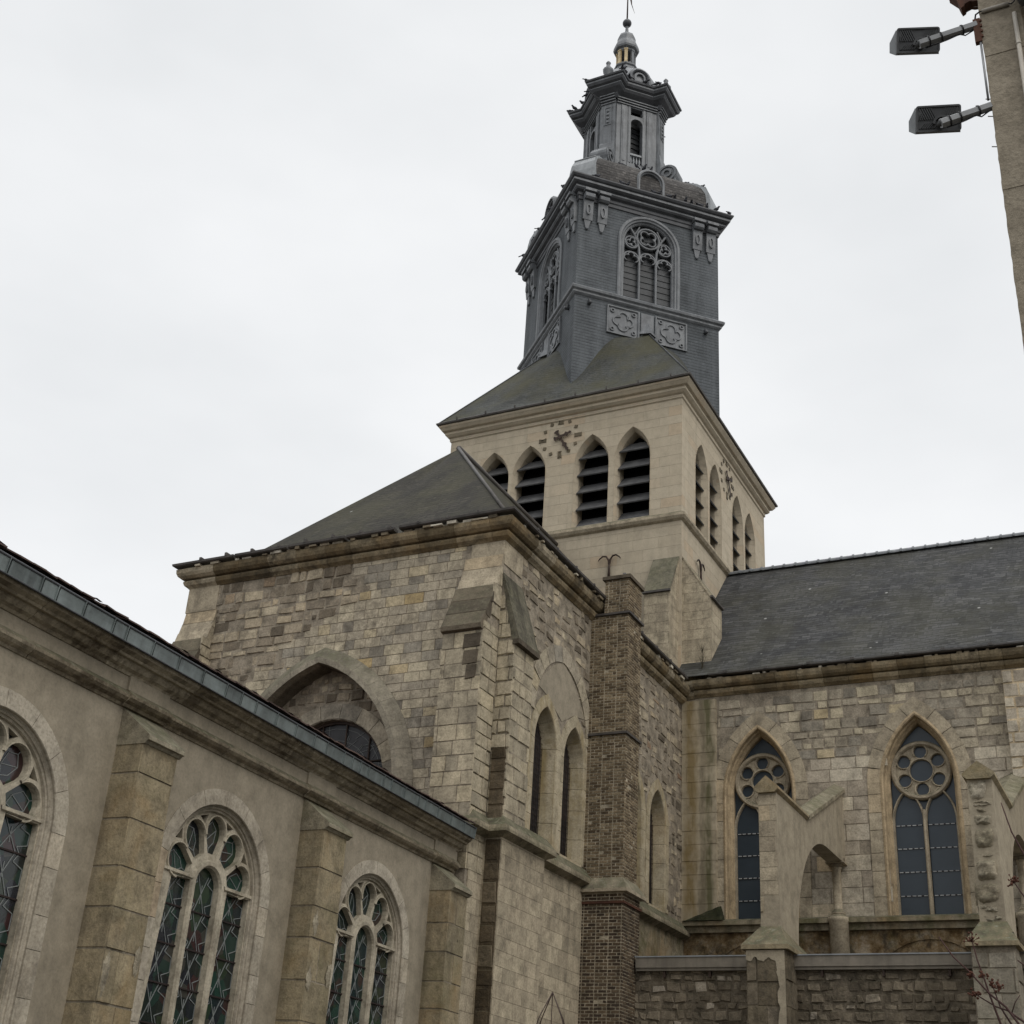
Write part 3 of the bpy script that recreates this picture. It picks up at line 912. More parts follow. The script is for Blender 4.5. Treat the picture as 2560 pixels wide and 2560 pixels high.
rib(circle(0, 37.30, 0.50, 24), 0.05, True)
rib(foil(0, 37.30, 0.225, 0.185, 4, pi / 4, 7), 0.04, True)
for c, zs in ((-0.745, 36.0), (0.0, 36.1), (0.745, 36.0)):
    rib(arc(c, zs + 0.08, 0.35, pi, 0, 12), 0.045)
    rib(arc(c - 0.165, zs + 0.10, 0.15, pi * 1.45, pi * 0.40, 7) + arc(c, zs + 0.25, 0.15, pi * 0.95, pi * 0.05, 6) + arc(c + 0.165, zs + 0.10, 0.15, pi * 0.60, -pi * 0.45, 7), 0.03)
rib(round_arch(0, WR - 0.10, WZ0, WZS), 0.04)
bk = MB()
z = WZ0
while z < WZS + WR - 0.1:
    hw_ = WR - 0.05 if z < WZS else sqrt(max(0.01, WR ** 2 - (z + 0.2 - WZS) ** 2))
    V = [LF.p(-hw_, z, -0.26), LF.p(hw_, z, -0.26), LF.p(hw_, z + 0.30, -0.285), LF.p(-hw_, z + 0.30, -0.285)]
    bk.add(V, [(0, 1, 2, 3)])
    bk.add([LF.p(-hw_, z, -0.26), LF.p(hw_, z, -0.26), LF.p(hw_, z, -0.29), LF.p(-hw_, z, -0.29)], [(0, 3, 2, 1)])
    z += 0.30
m_board2 = metal_mat("grey_slate_boarding", (0.050, 0.053, 0.056), 0.6, 0, 0.35, 0.3)
o = part("belfry_window", fw, m_lead, tower, True)
part("tracery", tr, m_lead, o, True)
part("boarding", bk, m_board2, o, True)
o.location = BF[0].p(0, 0, 0) - Vector(tower.location); o.rotation_euler = (0, 0, pi / 4)
o2 = copy_tree(o, tower)
o2.location = BF[1].p(0, 0, 0) - Vector(tower.location); o2.rotation_euler = (0, 0, -pi / 4)

# quatrefoil panels under the string course
qp = MB()
hw_, hh_ = 0.70, 0.66
qp.ribbon(LF, [(-hw_, -hh_), (-hw_, hh_), (hw_, hh_), (hw_, -hh_)], [(0.0, 0.0), (0.0, 0.075), (-0.05, 0.075), (-0.08, 0.035), (-0.08, 0.02)], True)
qp.box(LF, -hw_, hw_, -hh_, hh_, 0.0, 0.02)
qf = MB()
qf.ribbon(LF, foil(0, 0, 0.235, 0.20, 4, 0, 8)[::-1], [(-0.035, 0.02), (-0.03, 0.065), (0.03, 0.065), (0.035, 0.02)], True)
for sx in (-1, 1):
    for sz in (-1, 1):
        qf.lathe((0, 0, 0), [(0.001, 0)], 4) if False else None
        c_ = circle(sx * 0.46, sz * 0.44, 0.075, 10)
        qf.ribbon(LF, c_, [(-0.02, 0.02), (-0.02, 0.07), (0.02, 0.07), (0.02, 0.02)], True)
first = None
for F, rz in ((BF[0], pi / 4), (BF[1], -pi / 4)):
    for c in (-1.085, 1.01):
        if first is None:
            first = part("quatrefoil_panel", qp, m_lead, tower, True)
            part("quatrefoil", qf, m_lead, first, True)
            oo = first
        else: oo = copy_tree(first, tower)
        oo.location = F.p(c, 32.74, 0.0) - Vector(tower.location); oo.rotation_euler = (0, 0, rz)
for F in BF[:2]:
    b = MB()
    b.box(F, -0.30, 0.25, 32.1, 33.4, 0.0, 0.03)
    V = [F.p(-0.42, 32.35, 0.03), F.p(0.42, 32.35, 0.03), F.p(0, 33.0, 0.03), F.p(0, 32.35, 0.30)]
    b.add(V, [(0, 3, 2), (3, 1, 2), (0, 1, 3)])
    part("peak_flashing", b, m_lead, tower)
for F in BF[:2]:
    for c in (-2.56, 2.55):
        b = MB()
        b.tube([F.p(c, 33.22, 0.0), F.p(c, 33.20, 0.20)], 0.075, 8)
        b.tube([F.p(c, 33.40, 0.05), F.p(c, 33.22, 0.08)], 0.05, 8)
        part("spout", b, m_leaddark, tower)

# paired scroll consoles under the cornice
cs = MB()
S = Fr((0, 0, 0), (0, -1, 0), (0, 0, 1), (1, 0, 0))
poly = [(0, 37.30), (0.10, 37.30), (0.14, 37.6), (0.16, 38.1), (0.18, 38.24)] + [(0.22 + 0.15 * cos(a), 38.42 + 0.17 * sin(a)) for a in [radians(x) for x in (-110, -70, -30, 10, 50, 80)]] + [(0.22, 38.62), (0, 38.62)]
cs.plate(S, poly, [], 0.21, -0.21)
cs.box(LF, -0.25, 0.25, 38.60, 38.73, 0.0, 0.40)
cs.add([LF.p(-0.15, 37.30, 0), LF.p(0.15, 37.30, 0), LF.p(0.15, 37.30, 0.08), LF.p(-0.15, 37.30, 0.08), LF.p(-0.07, 36.92, 0), LF.p(0.07, 36.92, 0), LF.p(0.07, 36.92, 0.05), LF.p(-0.07, 36.92, 0.05)],
       [(3, 2, 6, 7), (0, 3, 7, 4), (2, 1, 5, 6), (4, 7, 6, 5)])
cs.lathe((0, -0.05, 36.82), [(0.01, 0), (0.05, 0.03), (0.06, 0.08), (0.03, 0.12)], 8)
ov = MB()
pts = [(0.085 * cos(a), 37.78 + 0.24 * sin(a)) for a in [2 * pi * i / 14 for i in range(14)]]
ov.ribbon(LF, pts, [(-0.02, 0.14), (-0.02, 0.205), (0.02, 0.205), (0.02, 0.14)], True)
first = None
for F, rz in ((BF[0], pi / 4), (BF[1], -pi / 4)):
    for c in (-2.80, -2.16, 2.16, 2.78):
        if first is None:
            first = part("console", cs, m_lead, tower, True); part("oval_boss", ov, m_lead, first, True); oo = first
        else: oo = copy_tree(first, tower)
        oo.location = F.p(c, 0, 0) - Vector(tower.location); oo.rotation_euler = (0, 0, rz)

# ---- bulbous roof above the belfry
dome = [(39.30, 4.28), (40.0, 4.26), (40.4, 4.20), (40.8, 4.0), (41.15, 3.62), (41.4, 3.1), (41.6, 2.55), (41.85, 2.2), (42.2, 2.0)]
def ring8(z, r, hw):
    out = []
    for k in range(4):
        a = k * pi / 2 - pi / 2
        d, t = Vector((cos(a), sin(a))), Vector((-sin(a), cos(a)))
        for s_ in (-1, 1):
            q = d * r + t * (hw * s_)
            out.append((CX + q.x, CY + q.y, z))
    return out
b = MB(); rb = MB()
V = []
for z, r in dome: V += ring8(z, r * 0.985, 0.56 - 0.25 * (z - 39.66) / 2.5)
F = []
for j in range(len(dome) - 1):
    for i in range(8):
        k2 = (i + 1) % 8
        F.append((j * 8 + i, j * 8 + k2, j * 8 + 8 + k2, j * 8 + 8 + i))
b.add(V, F, 0, False)
part("bulbous_slate_roof", b, m_slate_d, tower)
for kq in range(4):
    a = kq * pi / 2 - pi / 2
    d, t = Vector((cos(a), sin(a), 0)), Vector((-sin(a), cos(a), 0))
    V, F = [], []
    for z, r in dome[:7]:
        hw = 0.60 - 0.25 * (z - 39.66) / 2.5
        c0 = Vector((CX, CY, z)) + d * (r + 0.03)
        for s_, dd in ((-1, -0.12), (-1, 0.05), (1, 0.05), (1, -0.12)):
            V.append(c0 + t * (hw * s_) + d * dd)
    for j in range(6):
        for i in range(3):
            F.append((j * 4 + i, j * 4 + i + 1, j * 4 + 5 + i, j * 4 + 4 + i))
    rb = MB(); rb.add(V, F)
    # raised border of the zinc panel
    for zz in (0, 3):
        z, r = dome[zz]; hw = 0.60 - 0.25 * (z - 39.66) / 2.5
        c0 = Vector((CX, CY, z)) + d * (r + 0.08)
        rb.tube([c0 - t * hw, c0 + t * hw], 0.05, 6)
    part("roof_rib", rb, m_leadlight, tower)
# round-headed dormer on each face
dm = MB()
dm.ribbon(LF, round_arch(0, 0.50, 39.55, 40.30, 14), [(0.14, -1.2), (0.14, 0.0), (0.08, 0.05), (0.02, 0.05), (0.0, -0.03), (-0.04, -0.05), (-0.04, -0.16)], False)
dp = MB(); dp.plate(LF, round_arch(0, 0.52, 39.55, 40.30, 14), [], -0.14, -0.2)
dr = MB(); dr.ribbon(LF, circle(0, 40.28, 0.33, 18), [(-0.03, -0.14), (-0.03, -0.09), (0.03, -0.09), (0.03, -0.14)], True)
o = part("dormer", dm, m_lead, tower, True); part("dormer_panel", dp, m_leaddark, o, True)
for i, (F, rz) in enumerate(((BF[0], pi / 4), (BF[1], -pi / 4))):
    oo = o if i == 0 else copy_tree(o, tower)
    oo.location = F.p(-0.05, -0.18, 0.20) - Vector(tower.location); oo.rotation_euler = (0, 0, rz)

# ---- lantern drum: four arched faces between four corner piers
DF = [Fr((CX + 1.5 * Q2, CY - 1.5 * Q2, 0), (Q2, Q2, 0)), Fr((CX - 1.5 * Q2, CY - 1.5 * Q2, 0), (Q2, -Q2, 0)),
      Fr((CX + 1.5 * Q2, CY + 1.5 * Q2, 0), (-Q2, Q2, 0)), Fr((CX - 1.5 * Q2, CY + 1.5 * Q2, 0), (-Q2, -Q2, 0))]
DRZ = (pi / 4, -pi / 4, 3 * pi / 4, -3 * pi / 4)
fc = MB()
fc.plate(LF, [(-0.98, 41.9), (0.98, 41.9), (0.98, 46.35), (-0.98, 46.35)], [round_arch(0, 0.29, 42.62, 44.92, 12), [(-0.29, 45.42), (0.29, 45.42), (0.29, 45.86), (-0.29, 45.86)]], 0, -0.28)
for s_ in (-1, 1):
    fc.box(LF, s_ * 0.62 - 0.13, s_ * 0.62 + 0.13, 42.3, 45.85, 0.0, 0.05)
    fc.box(LF, s_ * 0.62 - 0.07, s_ * 0.62 + 0.07, 42.6, 45.6, 0.05, 0.07)
    fc.box(LF, s_ * 0.37 - 0.05, s_ * 0.37 + 0.05, 42.3, 45.9, 0.0, 0.025)
fc.ribbon(LF, round_arch(0, 0.29, 42.62, 44.92, 12), [(0.10, 0.0), (0.10, 0.04), (0.0, 0.04), (0.0, 0.0)])
for z in (45.92, 46.04, 46.16):
    fc.box(LF, -0.98, 0.98, z, z + 0.05, 0.0, 0.06 + (z - 45.9) * 0.3)
bl = MB()
for i in range(4):
    bl.lathe((-0.21 + i * 0.14, 0.08, 42.62), [(0.045, 0.0), (0.03, 0.06), (0.055, 0.18), (0.05, 0.26), (0.022, 0.42), (0.04, 0.48)], 8)
bl.box(LF, -0.29, 0.29, 43.10, 43.20, -0.16, 0.0)
first = None
for F, rz in zip(DF, DRZ):
    if first is None:
        first = part("lantern_face", fc, m_lead, tower, True); part("balustrade", bl, m_leadlight, first, True); oo = first
    else: oo = copy_tree(first, tower)
    oo.location = F.p(0, 0, 0) - Vector(tower.location); oo.rotation_euler = (0, 0, rz)
pr = MB()
pr.box(LF, -0.34, 0.34, 41.9, 46.35, -0.75, 0.0)
pr.box(LF, -0.20, 0.20, 42.7, 45.75, 0.0, 0.025)
pr.ribbon(LF, [(-0.15, 44.6), (-0.15, 45.6), (0.15, 45.6), (0.15, 44.6)], [(-0.02, 0.02), (-0.02, 0.05), (0.02, 0.05), (0.02, 0.02)], True)
for i in range(4):
    pr.sphere((0, -0.04, 44.75 + i * 0.22), 0.075, 8, 0, 1, 0.6, 1)
for z in (45.84, 45.97, 46.10, 46.22):
    pr.box(LF, -0.36, 0.36, z, z + 0.06, 0.0, 0.05 + (z - 45.84) * 0.35)
sc = MB()                                        # volute at the foot of the pier
SS = Fr((0, 0, 0), (0, -1, 0), (0, 0, 1), (1, 0, 0))
body = [(-0.1, 41.5), (0.8, 41.5)] + arc(0.42, 42.25, 0.48, -0.7, 2.3, 10) + [(0.10, 43.0), (0.04, 43.5), (-0.1, 43.8)]
sc.plate(SS, body, [], 0.36, -0.36)
for s_ in (-1, 1):
    FS = Fr((s_ * 0.36, 0, 0), (0, -1, 0), (0, 0, 1), (s_, 0, 0))
    sc.ribbon(FS, circle(0.42, 42.25, 0.40, 18), [(-0.05, 0.0), (-0.05, 0.06), (0.05, 0.06), (0.05, 0.0)], True)
    sc.ribbon(FS, circle(0.42, 42.25, 0.19, 12), [(-0.05, 0.0), (-0.05, 0.08), (0.05, 0.08), (0.05, 0.0)], True)
first = None
for kq in range(4):
    a = kq * pi / 2 - pi / 2
    if first is None:
        first = part("lantern_pier", pr, m_lead, tower, True); part("volute", sc, m_lead, first, True); oo = first
    else: oo = copy_tree(first, tower)
    oo.location = Vector((CX + 1.87 * cos(a), CY + 1.87 * sin(a), 0)) - Vector(tower.location)
    oo.rotation_euler = (0, 0, a + pi / 2)
b = MB()
b.lathe((CX, CY, 41.9), [(0.95, 0), (0.95, 4.4)], 16, 0, 0)
z = 42.8
while z < 45.8:
    b.lathe((CX, CY, z), [(0.95, 0), (1.0, 0.0), (0.97, 0.22)], 16, 0, 0, False, False); z += 0.3
part("lantern_core", b, m_board2, tower)
b = MB()
b.lathe((CX, CY, 41.75), [(2.2, 0), (2.2, 0.12), (2.0, 0.2), (1.6, 0.3)], 8, pi / 8)
part("lantern_plinth", b, m_leadlight, tower)
def star(rp, hw, ap):
    out = []
    for k in range(4):
        a = -pi / 2 + k * pi / 2
        d, t = Vector((cos(a), sin(a))), Vector((-sin(a), cos(a)))
        xin = ap * sqrt(2) - hw
        for (x, y) in ((xin, -hw), (rp, -hw), (rp, hw), (xin, hw)):
            q = d * x + t * y
            out.append((CX + q.x, CY + q.y))
    return out[::-1]
b = MB()
st = star(1.93, 0.40, 1.42)
b.ribbon(HF, st, [(0.0, 46.10), (0.07, 46.25), (0.07, 46.32), (0.28, 46.50), (0.34, 46.60), (0.34, 46.68), (0.44, 46.74), (0.49, 46.84), (0.49, 46.95), (0.55, 46.98), (0.57, 47.06), (0.3, 47.14)], True)
b.plate(HF, [(x, y) for x, y in star(2.2, 0.6, 1.75)[::-1]], [], 47.14, 46.9)
part("lantern_cornice", b, m_leaddark, tower)
b = MB()
b.ribbon(HF, st, [(0.491, 46.85), (0.499, 46.85), (0.499, 46.94), (0.491, 46.94)], True, True)
b.ribbon(HF, st, [(0.341, 46.61), (0.349, 46.61), (0.349, 46.67), (0.341, 46.67)], True, True)
part("lantern_cornice_band", b, m_lead, tower)
b = MB()
b.lathe((CX, CY, 47.1), [(1.75, 0.0), (1.78, 0.3), (1.70, 0.7), (1.50, 1.15), (1.15, 1.6), (0.78, 1.95), (0.62, 2.1)], 24)
part("lantern_dome", b, m_lead, tower)
dd = MB()
dd.ribbon(LF, round_arch(0, 0.42, 47.1, 47.55, 12), [(0.12, -0.9), (0.12, 0.0), (0.0, 0.06), (-0.05, -0.02), (-0.05, -0.15)])
dd.ribbon(LF, round_arch(0, 0.22, 47.1, 47.55, 10), [(0.06, -0.3), (0.06, 0.0), (-0.04, 0.02), (-0.04, -0.2)])
first = None
for F, rz in zip(DF, DRZ):
    if first is None: first = part("lantern_dormer", dd, m_lead, tower, True); oo = first
    else: oo = copy_tree(first, tower)
    oo.location = F.p(0, 0, 0.30) - Vector(tower.location); oo.rotation_euler = (0, 0, rz)
fn = MB()
fn.lathe((0, 0, 47.1), [(0.26, 0), (0.26, 0.18), (0.16, 0.26), (0.13, 0.36), (0.24, 0.52), (0.25, 0.66), (0.12, 0.80), (0.08, 1.0), (0.12, 1.08), (0.03, 1.22)], 10)
first = None
for kq in range(4):
    a = kq * pi / 2 - pi / 2
    if first is None: first = part("urn_finial", fn, m_lead, tower, True); oo = first
    else: oo = copy_tree(first, tower)
    oo.location = Vector((CX + 2.05 * cos(a), CY + 2.05 * sin(a), 0)) - Vector(tower.location)
b = MB()
FG = Fr((CX - 1.55 * Q2, CY - 1.55 * Q2, 0), (Q2, -Q2, 0))
b.box(FG, 0.05, 0.85, 47.25, 47.42, 0.0, 0.2)
b.ribbon(FG, arc(0.45, 47.42, 0.30, pi, 0, 10), [(-0.05, 0.0), (-0.05, 0.2), (0.05, 0.2), (0.05, 0.0)], False, True)
part("gilded_crest", b, m_gold, tower)
# open cupola with gilded columns
b = MB(); b.lathe((CX, CY, 49.1), [(0.66, 0.0), (0.66, 0.2), (0.58, 0.26), (0.54, 0.42), (0.60, 0.48), (0.60, 0.56), (0.3, 0.6)], 8, pi / 8, 0, False)
part("cupola_base", b, m_lead, tower)
cl = MB(); cl.box(LF, -0.075, 0.075, 0, 0.95, -0.10, 0.0); cl.box(LF, -0.095, 0.095, 0.0, 0.07, -0.11, 0.02); cl.box(LF, -0.095, 0.095, 0.86, 0.93, -0.11, 0.02)
goldc = None; leadc = None
for k in range(8):
    a = pi / 8 + k * pi / 4
    gold = k in (4, 5, 6)
    src = goldc if gold else leadc
    if src is None:
        oo = part("cupola_column", cl, m_gold if gold else m_lead, tower, True)
        if gold: goldc = oo
        else: leadc = oo
    else: oo = copy_tree(src, tower)
    oo.location = Vector((CX + 0.47 * cos(a), CY + 0.47 * sin(a), 49.7)) - Vector(tower.location)
    oo.rotation_euler = (0, 0, a + pi / 2)
b = MB()
b.lathe((CX, CY, 50.55), [(0.40, 0.0), (0.48, 0.06), (0.48, 0.14), (0.60, 0.20), (0.63, 0.30), (0.60, 0.50), (0.54, 0.68), (0.46, 0.78), (0.44, 0.86), (0.44, 1.08), (0.40, 1.22), (0.28, 1.36), (0.12, 1.45), (0.09, 1.56), (0.07, 1.86), (0.09, 1.93)], 8, pi / 8, 0, False)
part("cupola_roof", b, m_lead, tower)
b = MB(); b.sphere((CX, CY, 52.73), 0.22, 20)
part("finial_ball", b, m_leaddark, tower)
b = MB()
b.tube([(CX, CY, 52.9), (CX, CY, 56.2)], [0.04, 0.022], 8)
FV = Fr((CX, CY, 0), (0.92, 0.39, 0))
b.plate(FV, [(0.0, 54.75), (0.10, 54.70), (0.20, 54.40), (0.22, 54.0), (0.30, 53.65), (0.36, 53.40), (0.30, 53.60), (0.17, 54.05), (0.10, 54.45), (0.0, 54.55)][::-1], [], 0.015, -0.015)
b.plate(FV, [(0.0, 55.0), (0.75, 55.15), (0.85, 55.35), (0.0, 55.5)], [], 0.012, -0.012)
part("weathervane", b, m_iron, tower)

# ================================================================== transept
RX, LX, FY, NY = -13.86, -23.46, 26.0, 38.8
TC = (RX + LX) / 2
tran = thing("church_transept", "weathered stone transept with hipped slate roof and big pointed arch round a half-hidden window", "church transept", (TC, 32, 0))
FA = Fr((0, FY, 0), (1, 0, 0))
SI = Fr((RX, 0, 0), (0, 1, 0))
WI = Fr((LX, 0, 0), (0, -1, 0))
rng = random.Random(5)
AC, AA, AZS, AH = -18.72, 2.48, 9.60, 3.36
b = MB()
b.plate(FA, [(LX, 0), (RX, 0), (RX, 15.72), (LX, 15.72)], [pointed_arch(AC, AA, 6.5, AZS, AH, 14)], 0, -0.7, 0)
lanc = [28.83, 30.56, 34.72, 36.62]
LA, LSZ, LSP, LRI = 0.63, 8.95, 11.35, 1.0
b.plate(SI, [(FY + 0.7, 0), (NY, 0), (NY, 15.72), (FY + 0.7, 15.72)], [pointed_arch(c, LA, LSZ, LSP, LRI, 10) for c in lanc], 0, -0.7, 0)
b.box(WI, -NY, -FY - 0.7, 0, 15.72, -0.7, 0, 0)
def sk_f(u, v):
    if inside_pointed(u, v, AC, AA + 0.25, AZS, AH + 0.3): return True
    return u > -15.0 or u < -22.45
# upper left and middle: old irregular stones; right and round the arch: regular repaired ashlar
def region_new(u, v):
    edge = -19.2 + 0.95 * (13.9 - v) * (-1 if v > 13.9 else -1.1) + 0.6 * sin(v * 3.1)
    return u > edge or (v < 12.9 and u > -21.2 + 0.4 * sin(v * 4))
b.masonry(FA, -22.5, -14.9, 7.8, 15.70, (0.21, 0.30), (0.26, 0.60), 0.012, 0.004, (0.008, 0.013), 0.005, 1, rng, lambda u, v: sk_f(u, v) or not region_new(u, v))
b.masonry(FA, -22.5, -15.6, 7.8, 15.70, (0.16, 0.36), (0.16, 0.62), 0.026, 0.022, (0.004, 0.040), 0.026, 2, rng, lambda u, v: sk_f(u, v) or region_new(u, v) or rng.random() < 0.10, 0.25)
def sk_s(u, v):
    for c in lanc:
        if inside_pointed(u, v, c, LA + 0.30, LSP, LRI + 0.35) and v > 8.7: return True
    return 31.3 < u < 32.4 and v < 15.6
def sk_arch(u, v): return sk_s(u, v) or (inside_pointed(u, v, 29.65, 1.55, 12.1, 2.0) and v > 11.3)
b.masonry(SI, 27.0, NY, 8.65, 15.70, (0.16, 0.34), (0.18, 0.6), 0.05, 0.04, (0.003, 0.030), 0.03, 2, rng, lambda u, v: sk_arch(u, v) or rng.random() < 0.22, 0.35)
part("walls", b, (m_mortar, m_facade, m_rubble), tran)

# big relieving arch and the blind tympanum with its round window
b = MB()
b.blocks(FA, pointed_arch(AC, AA, 8.0, AZS, AH, 14), [(0.44, -0.05), (0.44, 0.03), (0.14, 0.24), (0.0, 0.24), (0.0, -0.7), (0.2, -0.7)], 0.62, 0.006, 0, rng)
m_archst = stone_mat("lichened_arch_stone", [(0.0, (0.24, 0.215, 0.165)), (1.0, (0.32, 0.285, 0.22))], grime_amt=0.6, streak=0.4, bump=0.6, top_moss=0.8)
part("relieving_arch", b, m_archst, tran)
b = MB()
RWc, RWz, RWr = -18.55, 10.04, 1.63
b.plate(FA, [(AC - 2.7, 6.6), (AC + 2.7, 6.6), (AC + 2.7, 13.2), (AC - 2.7, 13.2)], [circle(RWc, RWz, RWr, 32)], -0.42, -0.68, 0)
FAr = Fr((0, FY + 0.42, 0), (1, 0, 0))
b.masonry(FAr, AC - 2.5, AC + 2.5, 8.5, 13.0, (0.18, 0.34), (0.18, 0.5), 0.04, 0.03, (0.004, 0.05), 0.035, 1, rng,
          lambda u, v: (u - RWc) ** 2 + (v - RWz) ** 2 < 2.1 ** 2 or not inside_pointed(u, v, AC, AA + 0.05, AZS, AH + 0.1), 0.4)
part("tympanum", b, (m_mortar, m_rubble), tran)
b = MB()
b.blocks(FAr, arc(RWc, RWz, RWr, pi * 1.15, -pi * 0.15, 40), [(0.40, -0.05), (0.40, 0.03), (0.02, 0.03), (0.0, 0.0), (0.0, -0.26), (0.3, -0.26)], 0.58, 0.014, 0, rng)
o = part("round_window", b, m_facade, tran)
b = MB(); b.plate(FAr, circle(RWc, RWz, RWr + 0.02, 32), [], -0.20, -0.24)
part("leaded_pane", b, m_darkpane, o)
b = MB()
for x in (-1.05, -0.35, 0.35, 1.05):
    h = sqrt(RWr ** 2 - x * x); b.tube([FAr.p(RWc + x, RWz - h, -0.17), FAr.p(RWc + x, RWz + h, -0.17)], 0.022, 5)
for y in (-0.2, 0.55):
    h = sqrt(RWr ** 2 - y * y); b.tube([FAr.p(RWc - h, RWz + y, -0.17), FAr.p(RWc + h, RWz + y, -0.17)], 0.022, 5)
b.ribbon(FAr, circle(RWc, RWz, RWr - 0.03, 32), [(-0.03, -0.2), (-0.03, -0.14), (0.04, -0.14), (0.04, -0.2)], True)
part("iron_frame", b, m_iron, o)
b = MB()
r2 = random.Random(9)
for ring in (0.45, 0.8, 1.15, 1.45):
    b.ribbon(FAr, circle(RWc, RWz, ring, 28), [(-0.006, -0.199), (-0.006, -0.190), (0.006, -0.190), (0.006, -0.199)], True, True)
    for k in range(int(ring * 16)):
        a0 = r2.uniform(0, 2 * pi); L = 0.16
        x, y = ring * cos(a0), ring * sin(a0); an = a0 + r2.choice([0.0, 0.5, -0.5])
        b.ribbon(FAr, [(RWc + x - L * cos(an), RWz + y - L * sin(an)), (RWc + x + L * cos(an), RWz + y + L * sin(an))], [(-0.006, -0.199), (-0.006, -0.189), (0.006, -0.189), (0.006, -0.199)], False, True)
part("lead_cames", b, m_came2, o)

# facade corner buttresses: battered head, dark sloping weathering courses, shaft below
def facade_buttress(u0, u1, ztop, mirror=False):
    s_ = MB()
    S = Fr((0, FY, 0), (0, -1, 0), (0, 0, 1), (1, 0, 0))
    dz = ztop - 15.3
    poly = [(0, 0), (0.74, 0), (0.74, 13.10 + dz), (0.60, 13.35 + dz), (0.17, 14.45 + dz), (0.10, 14.75 + dz), (0.0, ztop)]
    s_.plate(S, poly, [], u1 - 0.02, u0 + 0.02, 0)
    FB = Fr((0, FY - 0.74, 0), (1, 0, 0))
    s_.masonry(FB, u0, u1, 7.6, 13.05 + dz, (0.30, 0.40), (0.30, 0.62), 0.011, 0.006, (0.006, 0.018), 0.009, 1, rng)
    FR = Fr((u1, 0, 0), (0, 1, 0))
    s_.masonry(FR, FY - 0.74, FY, 7.6, 13.3 + dz, (0.30, 0.40), (0.25, 0.74), 0.012, 0.006, (0.006, 0.02), 0.012, 1, rng)
    for z0_, z1_, p in ((13.55, 14.4, 0.42), (14.4, 14.95, 0.13)):
        s_.masonry(FR, FY - p, FY, z0_ + dz, z1_ + dz, (0.28, 0.40), (0.3, 0.5), 0.012, 0.005, (0.006, 0.02), 0.012, 1, rng)
    o = part("facade_buttress", s_, (m_mortar, m_ashlar if False else m_facade2), tran)
    if u1 > -15:
        dk = MB()
        for zz, uu0, uu1 in ((12.62, u1 - 0.52, u1 - 0.06), (12.22, u1 - 0.50, u1 - 0.10), (11.86, u1 - 0.40, u1 - 0.12)):
            dk.stone(FB, [(uu0, zz), (uu1, zz + 0.02), (uu1 + 0.02, zz + 0.37), (uu0 + 0.02, zz + 0.37)], 0.034, 0.02, 0)
        part("dark_stones", dk, m_darkstone, o)['kind'] = "stuff"
    c = MB()
    for (w0_, z0_, w1_, z1_) in ((0.80, 13.20, 0.61, 13.62), (0.60, 13.60, 0.42, 14.02), (0.41, 14.0, 0.25, 14.40)):
        c.plate(S, [(w0_ - 0.14, z0_ - 0.16), (w0_ + 0.05, z0_ - 0.12), (w0_ + 0.06, z0_ - 0.01), (w1_ + 0.02, z1_), (w1_ - 0.14, z1_)], [], u1 + rng.uniform(-0.05, 0.02), u0 - rng.uniform(-0.01, 0.03), 0)
    for q in c.v[:]: pass
    c.v = [(x, y + dz * 0, z + dz) for (x, y, z) in c.v]
    part("weathering_courses", c, m_darkstone, o)
    h_ = MB()
    for k, (w0_, z0_, w1_, z1_) in enumerate(((0.25, 14.38, 0.17, 14.66), (0.17, 14.64, 0.09, 14.95), (0.10, 14.95, 0.04, 15.28))):
        h_.plate(S, [(0, z0_ + dz), (w0_, z0_ + dz), (w0_ - 0.01, z0_ + 0.05 + dz), (w1_, z1_ + dz), (0, z1_ + dz)], [], u1 + 0.005, u0 + 0.02 * k, 0)
    part("battered_head", h_, m_dress, o)
m_facade2 = stone_mat("buttress_ashlar", [(0.0, (0.339, 0.297, 0.221)), (0.3, (0.424, 0.367, 0.265)), (0.8, (0.488, 0.421, 0.302)), (1.0, (0.530, 0.454, 0.313))], grime_amt=0.6, streak=0.3, soot=0.18, bump=0.8, pits=0.6, top_moss=0.9)
facade_buttress(-14.93, RX, 15.30)
facade_buttress(LX, -22.40, 14.95)
